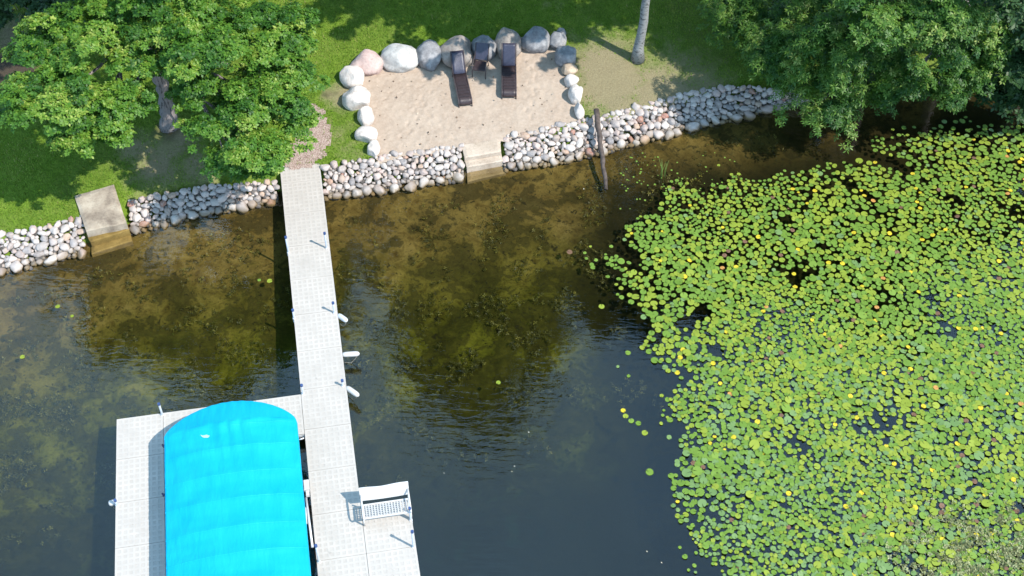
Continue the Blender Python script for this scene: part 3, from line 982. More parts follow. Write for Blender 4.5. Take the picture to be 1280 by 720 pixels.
# boat lift with canopy
def lift():
    ze = DECK + 1.0
    aL = dab(206.5, 640, ze)[0]
    aR0 = dab(372, 545, ze)[0]; aR1 = dab(387, 718, ze)[0]
    aR = (aR0 + aR1) / 2
    bH = dab(206.7, 546, ze)[1]
    W = aR - aL; cx = (aL + aR) / 2
    print('lift', aL, aR0, aR1, W, bH)
    root = empty('boat_lift', D(cx, bH - 3.6, 0), 'boat lift under a bright blue fabric canopy beside the dock', 'boat lift', rot=RZ)
    oy = 3.6                                             # local y of the first hoop
    Lc = 7.6; rise = 0.29; bow = 0.94; hoop = 0.86
    nx = 72; V = []; F = []
    ys = list(np.linspace(1.0, 0.0, 13)) + list(-np.linspace(0.08, Lc, 110))
    for y in ys:
        for i in range(nx + 1):
            a = 2 * i / nx - 1
            prof = 1 - abs(a) ** 2.2
            x = a * W / 2
            if y > 0:                                    # bowed end piece
                e = y
                yy = oy + bow * e * (1 - a * a) ** .75
                z = ze + rise * prof * (1 - e) ** .8 * (1 - .25 * e)
                z += 0.012 * math.sin(a * 40) * e * (1 - abs(a))
            else:
                yy = oy + y
                ph = (-y % hoop) / hoop
                sag = 0.048 * math.sin(math.pi * ph) ** 0.8 * (1 - abs(a) ** 4)
                z = ze + rise * prof - sag
                wr = math.exp(y / 0.9)
                p = Vector((x * 3.2, y * 1.1, 1.0))
                z += mnoise.noise(p) * 0.020 + wr * 0.034 * math.sin(x * 11 + 2.2 * math.sin(x * 3) + y * 1.5) * (1 - abs(a) ** 3)
                z += 0.012 * mnoise.noise(Vector((x * 1.0, y * 5.0, 4.0)))
            V.append((x, yy, z))
    m_ = nx + 1
    for j in range(len(ys) - 1):
        for i in range(nx):
            q = j * m_ + i
            F.append((q + m_, q + m_ + 1, q + 1, q))
    # hanging skirt on both long sides
    nb = len(V)
    sk = range(12, len(ys))
    for side, i in ((-1, 0), (1, nx)):
        st_ = len(V)
        for j in sk:
            p = V[j * m_ + i]
            V.append((p[0] + side * .02, p[1], p[2] - .26 - .025 * math.sin(p[1] * 3.1) - .015 * math.sin(p[1] * 9)))
        for kq, j in enumerate(list(sk)[:-1]):
            a_, b_ = j * m_ + i, (j + 1) * m_ + i
            f_ = (a_, b_, st_ + kq + 1, st_ + kq)
            F.append(f_ if side > 0 else f_[::-1])
    mb = MB(); mb.add(V, F)
    can = mb.build('canopy', M['canopy'], root, True)
    # small pale mark printed on the fabric, lying on its surface
    def surf(x, y):
        a = x / (W / 2); j = min(range(13, len(ys)), key=lambda q: abs(ys[q] - y))
        i = int(round((a + 1) / 2 * nx)); return V[j * m_ + i][2]
    mu, mv = 256, 545
    zz = ze + rise * .85
    a, b_ = dab(mu, mv, zz)
    x0, y0 = a - cx, b_ - bH
    shape = [(-.13, .07), (-.05, .03), (.05, .05), (.14, .00), (.09, -.06), (-.02, -.05), (-.08, -.01)]
    mb = MB()
    mb.add([(x0 + p, oy + y0 + q, surf(x0 + p, y0 + q) + .02) for p, q in shape], [tuple(range(len(shape)))[::-1]])
    mb.build('printed_mark', plain('pale_print', (0.26, 0.50, 0.56), (0.34, 0.56, 0.62), 20), can)
    for y in np.arange(0.0, -Lc + .1, -hoop):              # sewn seams over the hoops
        j = min(range(13, len(ys)), key=lambda q: abs(ys[q] - y)); j = max(j, 13)
        r0, r1 = [np.array(V[j * m_ + i]) for i in range(nx + 1)], [np.array(V[(j + 1) * m_ + i]) for i in range(nx + 1)]
        mb = MB(); vv = []
        for p, q in zip(r0, r1):
            e = (q - p) / np.linalg.norm(q - p)
            vv += [p - e * .02 + np.array([0, 0, .004]), p + np.array([0, 0, .012]), p + e * .02 + np.array([0, 0, .004])]
        mb.add(vv, [(3 * i + k_ + 1, 3 * i + 4 + k_, 3 * i + 3 + k_, 3 * i + k_)[::-1] for i in range(nx) for k_ in (0, 1)])
        mb.build('seam', M['canopy'], can, True)
    # frame under the canopy
    for y in np.arange(0.0, -Lc, -hoop * 2):
        mb = MB()
        mb.tube([(W / 2 * .97 * a, oy + y, ze - .06 + rise * (1 - abs(a) ** 2.2)) for a in np.linspace(-1, 1, 13)], .022, 6)
        mb.build('hoop', M['alu'], root, True)
    for sx in (-1, 1):
        mb = MB(); mb.tube([(sx * W / 2 * .97, oy, ze - .07), (sx * W / 2 * .97, oy - Lc, ze - .07)], .025, 8)
        mb.build('eave_rail', M['alu'], root, True)
        for y in (-.75, -5.4):
            mb = MB(); mb.box((sx * (W / 2 * .93), oy + y, ze / 2 - 1.0), (.10, .10, ze + 1.9))
            mb.build('lift_post', M['alu'], root)
        mb = MB(); mb.box((sx * (W / 2 * .93), oy - 3.1, .30), (.10, 5.6, .12))
        mb.build('lift_beam', M['alu'], root)
    for y in (-.75, -5.4):
        mb = MB(); mb.box((0, oy + y, -.35), (W * .9, .12, .12)); mb.build('cross_beam', M['alu'], root)
    # things showing in the slot beside the walkway: side rail, winch, cable
    def L(u, v, z):
        a, b = dab(u, v, z); return np.array([a - cx, b - bH + oy, z])
    mb = MB(); mb.tube([L(382.5, 622, .62), L(390.5, 684, .62)], .035, 8); mb.build('side_rail', M['alu'], root, True)
    mb = MB(); mb.box(L(383, 607, .72), (.16, .34, .14)); mb.box(L(384.5, 617, .80), (.10, .16, .12)); mb.build('winch', M['white'], root)
    mb = MB(); mb.tube([L(374, 549.5, .62), L(380, 547.5, .62)], .022, 8); mb.build('tie_bar', M['alu'], root, True)
    mb = MB(); mb.tube([L(381, 635, .66), L(382, 655, .66)], .05, 8); mb.build('motor', M['fender_grey'], root, True)
    for u, v in ((203, 556), (203, 617)):
        mb = MB(); p = L(u, v, ze - .45); q = L(207, v + 3, ze - .1)
        mb.tube([q, p, p + np.array([.02, 0, -.12])], .03, 6); mb.build('strap', M['navy'], root, True)
lift()

# ------------------------------------------------------------------ sand furniture
def lounger(front_l, front_r, hinge, top, label, name='sun_lounger'):
    gl, gr = G(*front_l), G(*front_r)
    z = (gl[2] + gr[2]) / 2
    fw = (gl + gr) / 2
    W = np.linalg.norm((gr - gl)[:2]) * .97
    hp = P(hinge[0], hinge[1], z + .34)
    d = (fw - hp); d[2] = 0; Lf = np.linalg.norm(d); d /= Lf
    rot = math.atan2(d[0], -d[1])                        # local -y points to the foot end
    Lf = Lf + .02
    root = empty(name, (hp[0], hp[1], z), label, 'lounger', 'loungers on the sand', rot=rot)
    # backrest angle so that its top meets the photograph
    def bk(al, Lb): return hp + np.array([-d[0] * math.cos(al) * Lb, -d[1] * math.cos(al) * Lb, math.sin(al) * Lb])
    Lb = .86
    al = min(np.radians(np.arange(30, 75, 1)), key=lambda q: abs(proj(bk(q, Lb))[1] - top[1]))
    h = W / 2; zs = .33
    # seat: two woven sections, dropping in a curve at the foot
    prof = [(0, zs), (-.25, zs - .035), (-.5, zs - .02), (-.9, zs + .01), (-Lf + .20, zs - .01), (-Lf + .08, zs - .03), (-Lf + .02, zs - .09), (-Lf, zs - .19)]
    def strip(pr, name, mat, w, th=.03):
        mb = MB(); V = []; F = []; n = 6
        nn = len(pr)
        for layer in (0, 1):
            for (y, zz) in pr:
                for i in range(n + 1):
                    V.append((-w + 2 * w * i / n, y, zz - layer * th - .008 * (1 - abs(2 * i / n - 1) ** 2)))
        o_ = nn * (n + 1)
        for j in range(nn - 1):
            for i in range(n):
                q = j * (n + 1) + i
                F.append((q, q + n + 1, q + n + 2, q + 1)); F.append((o_ + q + 1, o_ + q + n + 2, o_ + q + n + 1, o_ + q))
            for i in (0, n):
                q = j * (n + 1) + i
                F.append((q, q + n + 1, o_ + q + n + 1, o_ + q) if i else (o_ + q, o_ + q + n + 1, q + n + 1, q))
        for j in (0, nn - 1):
            for i in range(n):
                q = j * (n + 1) + i
                F.append((q, q + 1, o_ + q + 1, o_ + q) if j == 0 else (o_ + q, o_ + q + 1, q + 1, q))
        mb.add(V, F)
        return mb.build(name, mat, root, True)
    strip(prof, 'seat', M['chair'], h - .03)
    c, s = math.cos(al), math.sin(al)
    strip([(c * q * Lb, zs + s * q * Lb + .025 * math.sin(math.pi * q)) for q in (1.0, .85, .65, .4, .2, 0.02)], 'backrest', M['sling'], h - .035)
    for k, y in enumerate(np.linspace(-.62, -Lf + .22, 5)):   # raised ribs across the leg part
        mb = MB(); mb.box((0, y, zs + .012), (2 * h - .08, .03, .012)); mb.build('rib', M['chair'], root)
    for sx in (-1, 1):
        x = sx * (h - .012)
        mb = MB(); mb.tube([(x, .12, zs - .02), (x, -.3, zs - .02), (x, -.9, zs + .0), (x, -Lf + .12, zs - .02), (x, -Lf + .02, zs - .09), (x, -Lf, zs - .18)], .022, 6)
        mb.build('side_rail', M['chair_rail'], root, True)
        mb = MB(); mb.tube([(x, 0, zs), (x, c * Lb, zs + s * Lb)], .018, 6); mb.build('back_rail', M['chair_rail'], root, True)
        mb = MB(); mb.tube([(x, -Lf + .03, zs - .1), (x, -Lf - .01, 0)], .022, 6); mb.build('leg', M['chair_rail'], root, True)
        mb = MB(); mb.tube([(x, .08, zs - .02), (x, .16, 0)], .022, 6); mb.build('leg', M['chair_rail'], root, True)
        mb = MB(); mb.tube([(x, .05, zs - .06), (x, c * Lb * .55, zs + s * Lb * .5)], .014, 6); mb.build('back_stay', M['chair_rail'], root, True)
lounger((573, 134), (590.7, 133), (574.4, 92), (572.6, 63), 'dark brown lounger on the left, in front of the large brownish boulder')
lounger((626.8, 123.5), (645.8, 123.5), (636.1, 82), (635.8, 53.5), 'dark brown lounger on the right, set straight towards the lake')
def chair():
    g = G(603, 97)
    root_z = g[2]
    hp = P(601.4, 76.5, root_z + .40)
    fr = P(600.2, 88.5, root_z + .40)
    d = fr - hp; Ls = np.linalg.norm(d); d /= Ls
    rot = math.atan2(d[0], -d[1]) - .10
    root = empty('reclining_chair', (hp[0], hp[1], root_z), 'small dark reclining chair between the two loungers', 'chair', rot=rot)
    W = .50; h = W / 2; zs = .40; Lb = .62; al = math.radians(58)
    c, s = math.cos(al), math.sin(al)
    mb = MB(); mb.box((0, -Ls / 2, zs), (W - .05, Ls, .04)); mb.build('seat', M['chair'], root)
    rx = np.array([[1, 0, 0], [0, c, -s], [0, s, c]])
    mb = MB(); mb.box((0, .04 + c * Lb / 2, zs + .05 + s * Lb / 2), (W - .04, Lb, .035), rx); mb.build('backrest', M['sling'], root)
    mb = MB(); mb.tube([(-h + .03, .03, zs + .04), (h - .03, .03, zs + .04)], .02, 8); mb.build('lumbar_rail', M['chair_rail'], root, True)
    for sx in (-1, 1):
        x = sx * h
        mb = MB(); mb.tube([(x, -Ls + .02, 0), (x, -Ls + .04, zs + .18), (x, .14, zs + .22)], .018, 6); mb.build('armrest', M['chair_rail'], root, True)
        mb = MB(); mb.tube([(x, .22, 0), (x, .02, zs)], .018, 6); mb.build('leg', M['chair_rail'], root, True)
        mb = MB(); mb.tube([(x, 0, zs), (x, .04 + c * Lb, zs + s * Lb + .05)], .018, 6); mb.build('back_rail', M['chair_rail'], root, True)
chair()

# weathered timber lying from the bank into the water
a = P(745, 137, 1.0); b_ = P(758, 237, -0.12)
mb = MB()
n = 14
pts = [a + (b_ - a) * i / n + np.array([0.02 * math.sin(i * 1.7), 0, 0.015 * math.sin(i * 2.3)]) for i in range(n + 1)]
mb.tube(pts, [0.105 + 0.012 * math.sin(i * 2.9) - .035 * i / n for i in range(n + 1)], 9)
tag(mb.build('timber_post', M['wood'], None, True), 'dark weathered timber leaning over the stone bank into the water', 'timber')

# ------------------------------------------------------------------ trees
def unit(v): return v / (np.linalg.norm(v, axis=-1, keepdims=True) + 1e-9)
def sprigs(C, UP, k, size, wid, droop, rg, rnd):
    """rosettes of k diamond leaves round the points C with axes UP"""
    n = len(C)
    ref = unit(rg.normal(size=(n, 3)))
    X = unit(np.cross(UP, ref)); Y = np.cross(UP, X)
    Vs = []; R = []
    for j in range(k):
        ang = 2 * np.pi * (j + rg.uniform(-.25, .25, n)) / k
        el = rg.normal(droop, .30, n)
        d = (X * np.cos(ang)[:, None] + Y * np.sin(ang)[:, None]) * np.cos(el)[:, None] + UP * np.sin(el)[:, None]
        s = unit(np.cross(d, UP)); up = np.cross(s, d)
        L = (size * rg.uniform(.7, 1.25, n))[:, None]
        w = L * wid
        b = C + d * L * .08
        Vs.append(np.stack([b, b + d * L * .5 + s * w + up * w * .25, b + d * L, b + d * L * .5 - s * w + up * w * .25], 1))
        R.append(np.clip(rnd + rg.normal(0, .10, n), 0, 1))
    V = np.stack(Vs, 1).reshape(-1, 3)
    F = np.arange(len(V)).reshape(-1, 4)
    return V, F, np.repeat(np.stack(R, 1).ravel(), 4)

def tree(name, label, base, trunk, r0, r1, lobes, leaf, bark, seed, size=.17, wid=.32, k=6, dens=60, sub=.62, droop=.12, limb=True, cat='tree', hang=0.0):
    rg = np.random.default_rng(seed); r = random.Random(seed)
    base = np.array(base, float)
    root = empty(name, base, label, cat)
    tp = [np.array(p, float) for p in trunk]
    pts = []
    nseg = 5
    for i in range(len(tp) - 1):
        for q in range(nseg):
            pts.append(tp[i] + (tp[i + 1] - tp[i]) * q / nseg)
    pts.append(tp[-1])
    pts = [p + np.array([r.gauss(0, r0 * .12), r.gauss(0, r0 * .12), 0]) if 0 < i < len(pts) - 1 else p for i, p in enumerate(pts)]
    rad = [r0 + (r1 - r0) * i / (len(pts) - 1) for i in range(len(pts))]
    rad[0] *= 1.45; 
    if len(rad) > 1: rad[1] *= 1.1
    mb = MB(); mb.tube([p - base for p in pts], rad, 12)
    mb.build('trunk', bark, root, True)
    if limb:
        for c, R in lobes:
            c = np.array(c, float)
            zs = np.array([p[2] for p in pts])
            j = int(np.argmin(np.abs(zs - max(c[2] - 0.45 * np.linalg.norm((c - pts[0])[:2]), zs[0] + .35 * (zs[-1] - zs[0])))))
            a = pts[j]; e = c - np.array([0, 0, R[2] * .3])
            mid = (a + e) / 2 + np.array([r.gauss(0, .25), r.gauss(0, .25), .25])
            q1 = (a + mid) / 2 + np.array([r.gauss(0, .12), r.gauss(0, .12), .1]); q2 = (mid + e) / 2 + np.array([r.gauss(0, .2), r.gauss(0, .2), .05])
            rr = max(.05, rad[j] * .5)
            mb = MB(); mb.tube([p - base for p in (a, q1, mid, q2, e)], [rr, rr * .8, rr * .6, rr * .42, rr * .2], 7)
            mb.build('branch', bark, root, True)
    CC = []; UU = []; RR = []
    for c, R in lobes:
        c = np.array(c, float); R = np.array(R, float)
        sub_ = sub; sub = min(sub_, .55 * float(R.max()))
        area = 4 * np.pi * ((R[0] * R[1]) ** 1.6 / 3 + (R[0] * R[2]) ** 1.6 / 3 + (R[1] * R[2]) ** 1.6 / 3) ** (1 / 1.6)
        ns = max(8, int(area / (sub * sub * 2.5)))
        dv = unit(rg.normal(size=(ns, 3)))
        dv[:, 2] = np.where(dv[:, 2] < -.35, -dv[:, 2], dv[:, 2])
        far = np.where(rg.random((ns, 1)) < .22, rg.uniform(1.0, 1.35, (ns, 1)), rg.uniform(.45, 1.0, (ns, 1)))
        cl = c + dv * R * far + rg.normal(0, .3 * sub, (ns, 3))
        rs = sub * rg.uniform(.4, 1.2, ns) * np.where(far[:, 0] > 1, .7, 1)
        tone = rg.uniform(.06, .78, ns)
        m_ = np.maximum(4, (dens * rs ** 2 * 2.5).astype(int))
        idx = np.repeat(np.arange(ns), m_)
        d2 = unit(rg.normal(size=(len(idx), 3)))
        d2[:, 2] = np.where(d2[:, 2] < -.2, np.abs(d2[:, 2]), d2[:, 2])
        rr = rg.uniform(.45, 1.0, (len(idx), 1)) ** .6
        p = cl[idx] + d2 * rs[idx][:, None] * rr * np.array([1.15, 1.15, .6])
        if hang > 0:
            p[:, 2] -= hang * rg.uniform(0, 1, len(idx)) ** 1.5 * (np.hypot(*(p - c)[:, :2].T) / max(R[0], R[1]))
        CC.append(p)
        sub = sub_
        UU.append(unit(d2 * .55 + np.array([0, 0, .9]) + .25 * rg.normal(size=p.shape) + .25 * dv[idx]))
        RR.append(np.clip(tone[idx] + rg.normal(0, .13, len(idx)), 0, 1))
    C = np.concatenate(CC); U = np.concatenate(UU); T = np.concatenate(RR)
    V, F, A = sprigs(C, U, k, size, wid, droop, rg, T)
    o = link('crown', mesh_np('crown', V - base, F, {'rnd': A}), root, leaf, False)
    return len(F)

def lobe(u, v, z, rpx, ry=None, rz=None):
    c = P(u, v, z); s = proj(c)[2]
    rx = rpx / s
    return (c, (rx, (ry or rpx) / s, (rz or rpx * .6) / s))
nt = 0
# left tree: leaning grey trunk, big bright lobes; the upper crown stands above the picture
tb = G(213, 157)
tt = P(197, 92, 3.6)
nt += tree('oak_tree', 'leafy bright green tree with a leaning grey trunk at the left of the lawn', tb,
     [tb, P(208, 128, tb[2] + 1.1), P(199, 99, tb[2] + 2.4), tb + np.array([-.4, .3, 6.0]), tb + np.array([-.3, .3, 12.5])], .30, .10,
     [lobe(62, 128, 5.6, 62, 56, 40), lobe(128, 142, 5.0, 55, 48, 36), lobe(105, 178, 4.6, 40, 34, 26), lobe(120, 45, 6.5, 75, 60, 44), lobe(60, 70, 6.2, 42, 34, 30),
      lobe(300, 150, 4.6, 62, 52, 36), lobe(330, 195, 4.2, 40, 34, 24), lobe(285, 205, 3.9, 26, 22, 20), lobe(345, 110, 5.0, 48, 46, 30), lobe(320, 45, 5.8, 62, 60, 40), lobe(362, 62, 5.2, 30, 40, 26), lobe(368, 140, 4.6, 24, 30, 20), lobe(340, 205, 3.6, 22, 16, 16), lobe(318, 216, 3.2, 30, 18, 18), lobe(292, 186, 3.6, 34, 24, 20), lobe(245, 120, 5.2, 26, 24, 20), lobe(255, 60, 6.6, 50, 52, 40), lobe(215, 15, 7.2, 58, 44, 40), lobe(170, 80, 6.0, 28, 24, 20), lobe(222, 72, 6.2, 34, 24, 22), lobe(190, 48, 6.6, 34, 26, 22), lobe(248, 105, 5.6, 24, 24, 20), lobe(160, 120, 5.4, 26, 24, 20),
      (tb + np.array([-3.2, .6, 9.3]), (2.9, 2.6, 1.9)), (tb + np.array([2.4, 1.0, 9.3]), (2.8, 2.6, 1.9)), (tb + np.array([-.5, 1.5, 12.0]), (3.3, 3.0, 2.4))],
     M['leaf_oak'], M['bark'], 11, size=.112, wid=.29, k=6, dens=165, sub=.42)
def over(u, v, h, r, flat=.55):
    """crown lobe at height h above the lawn whose shadow falls round photo pixel (u, v)"""
    p = G(u, v) + np.array(SUNDIR) * (h / SUNDIR[2])
    return (p, (r, r, r * flat))
# birch: pale trunk, crown above the picture (it shades the lawn and mirrors in the water)
bb = G(797, 75)
nt += tree('birch_tree', 'slender birch with a pale blotched trunk on the shaded lawn', bb, [bb, bb + np.array([.10, .1, 3]), bb + np.array([.15, .3, 8]), bb + np.array([.1, .3, 14])], .19, .06,
     [(bb + np.array([-1.2, -.6, 8.0]), (2.4, 2.0, 1.2)), (bb + np.array([1.4, -.9, 9.2]), (2.4, 2.1, 1.3)), (bb + np.array([-2.6, .2, 10.2]), (2.2, 2.0, 1.3)), (bb + np.array([.3, .3, 12.5]), (2.6, 2.4, 1.8)), over(520, 14, 9.5, 1.0), over(590, 18, 9.8, 1.3), over(660, 14, 9.5, 1.4), over(720, 30, 9.5, 1.3), over(770, 20, 9.6, 1.3), over(697, 80, 9.3, .4), over(545, 88, 9.4, .35), over(608, 96, 9.4, .4), over(420, 8, 9.6, .6), over(395, 22, 9.5, .4), over(455, 26, 9.5, .35), over(430, 40, 9.5, .3), over(470, 5, 9.5, .4), over(640, 50, 9.4, .5)],
     M['leaf_dark'], M['birch'], 12, size=.24, wid=.38, k=5, dens=24, sub=.7)
# right: willow-like trees hanging over the water
rb = G(1090, 60)
nt += tree('willow_tree', 'drooping bushy tree hanging over the water at the right of the bank', rb, [rb, rb + np.array([.1, -.3, 3]), rb + np.array([.3, 0, 8.5])], .28, .09,
     [lobe(1030, 118, 2.6, 48, 40, 36), lobe(1000, 70, 3.6, 58, 46, 40), lobe(1050, 55, 4.8, 55, 50, 40), lobe(955, 30, 3.0, 48, 40, 36), lobe(930, 10, 3.2, 40, 34, 30), lobe(1020, 15, 4.2, 60, 40, 40), lobe(1040, 140, 1.8, 24, 18, 22), lobe(965, 80, 3.2, 34, 30, 26),
      over(845, 32, 10.0, 1.2), over(900, 66, 10.2, 1.0), over(905, 30, 10.2, 1.3), over(862, 78, 10.2, .35), over(935, 90, 10, 1.0), over(960, 120, 10, .8), (rb + np.array([-1.5, -.5, 9.0]), (2.8, 2.3, 1.7)), (rb + np.array([1.5, 0, 9.2]), (2.6, 2.4, 1.8))],
     M['leaf_willow'], M['bark'], 13, size=.15, wid=.15, k=7, dens=120, sub=.42, droop=-.2, hang=.9)
rb2 = G(1180, 70)
nt += tree('silver_maple_tree', 'pale grey-green bushy tree leaning over the lily bed at the upper right', rb2, [rb2, rb2 + np.array([.1, -.2, 3]), rb2 + np.array([0, 0, 8])], .24, .09,
     [lobe(1140, 40, 5.6, 66, 54, 44), lobe(1185, 25, 6.2, 62, 44, 40), lobe(1175, 98, 3.4, 56, 30, 30), lobe(1225, 85, 3.6, 36, 34, 26), lobe(1110, 85, 3.4, 40, 36, 30), lobe(1130, 112, 2.4, 34, 20, 22), lobe(1090, 20, 6.6, 46, 40, 34), lobe(1222, 40, 5.0, 34, 40, 30), lobe(1100, 112, 1.7, 40, 16, 22), lobe(1165, 116, 1.7, 40, 14, 20), lobe(1215, 118, 1.6, 34, 14, 20)],
     M['leaf_willow'], M['bark'], 14, size=.135, wid=.22, k=6, dens=120, sub=.42, droop=0.0, hang=.4)
rb3 = G(1300, 60)
nt += tree('dark_shrub_tree', 'dark green tree at the right-hand edge above the lily bed', rb3, [rb3, rb3 + np.array([0, 0, 3]), rb3 + np.array([.2, 0, 7])], .2, .08,
     [lobe(1262, 70, 3.6, 42, 44, 34), lobe(1290, 40, 5, 50, 46, 40), lobe(1258, 15, 6, 40, 34, 30), lobe(1330, 80, 4, 50, 40, 36), lobe(1248, 112, 2.0, 34, 20, 22), lobe(1290, 115, 2.2, 34, 20, 22), lobe(1262, 122, 1.5, 34, 14, 20), lobe(1310, 126, 1.5, 30, 14, 20)],
     M['leaf_dark'], M['bark'], 15, size=.20, wid=.26, k=6, dens=56, sub=.55, hang=.4)
# upper left corner bush
lb = G(10, 20)
nt += tree('bush', 'dark bush at the upper left corner of the lawn', lb, [lb, lb + np.array([0, 0, 1.2]), lb + np.array([.1, .1, 2.4])], .09, .04,
     [lobe(70, 22, 2.8, 34, 28, 26), lobe(20, 6, 2.8, 32, 26, 26), lobe(-20, 30, 2.0, 30, 26, 22)], M['leaf_dark'], M['bark'], 16, size=.18, wid=.28, k=6, dens=50, sub=.5, cat='bush')
# tall trees behind the lawn: seen mirrored in the lake
def tall(x, y, h, r, seed, label, name='tall_tree'):
    z = float(ground_z(x, y)); b = np.array([x, y, z])
    L = []
    rr = random.Random(seed)
    for k_ in range(11):
        f = k_ / 10
        a = k_ * 2.4
        w = r * (0.9 - .55 * f) 
        L.append((b + np.array([math.cos(a) * w * .6, math.sin(a) * w * .6, h * (.38 + .56 * f)]), (w * .75 + .5, w * .75 + .5, h * .085 + .3)))
    return tree(name, label, b, [b, b + np.array([.1, 0, h * .4]), b + np.array([0, .1, h * .9])], .35, .1, L, M['leaf_dark'], M['bark'], seed, size=.42, wid=.40, k=5, dens=9, sub=1.1)
nt += tall(-2.2, 47.0, 30, 6.4, 21, 'tallest tree behind the lawn, mirrored in the water right of the dock')
nt += tall(-12.0, 49.5, 22, 5.5, 22, 'tall tree behind the lawn on the left, mirrored left of the dock')
nt += tall(10.5, 50.0, 23, 5.5, 23, 'tall tree behind the birch, mirrored near the lily bed')
nt += tall(-22.0, 47.0, 18, 5.0, 24, 'tall tree behind the lawn at far left')
nt += tall(20.5, 50.0, 22, 6.0, 25, 'tall tree behind the right-hand trees')
print('leaves', nt)

# ------------------------------------------------------------------ grass blades
def grass_blades(n):
    x = rng.uniform(-22, 22, n); y = rng.uniform(29, 45.5, n)
    d = dist(x, y)
    bare = blob(bare_px, x, y) + blob(soil_px, x, y)
    ok = (d > BANK + .16 + .1 * wob(x, y, 5)) & (poly_d(x, y, SANDP) > .02) & (poly_d(x, y, PATHP) > -.35 * rng.random(n) ** 2 - .02) & (rng.random(n) > bare * 1.1)
    u, v, _ = proj_np(x, y, h_land(x, y))
    ok &= (u > -40) & (u < 1320) & (v > -40)
    x, y = x[ok], y[ok]
    n = len(x)
    z = lawn_z(x, y) + np.where(dist(x, y) < BANK + .1, .22, 0)
    az = rng.uniform(0, 2 * np.pi, n); L = rng.uniform(.05, .12, n); w = rng.uniform(.012, .024, n); le = rng.uniform(.3, 1.1, n)
    dx, dy = np.cos(az), np.sin(az)
    b = np.stack([x, y, z - .01], 1)
    s = np.stack([-dy, dx, 0 * dx], 1) * w[:, None]
    t = b + np.stack([dx * np.sin(le), dy * np.sin(le), np.cos(le)], 1) * L[:, None]
    V = np.stack([b - s, b + s, t], 1).reshape(-1, 3)
    r = np.clip(.45 + .3 * wob(x, y, 1.3) + rng.normal(0, .2, n), 0, 1)
    o = link('grass', mesh_np('grass', V, np.arange(3 * n).reshape(-1, 3), {'rnd': np.repeat(r, 3)}), None, M['blade'], False)
    tag(o, 'short lawn grass growing behind the stone bank', 'grass', kind='stuff')
    print('blades', n)
def proj_np(x, y, z):
    q = np.stack([x, y, z - CAMZ], -1)
    w = q @ _fw
    return 640 + FPX * (q @ _r2) / w, 360 + FPX * (q @ _d2) / w, FPX / w
grass_blades(330000)

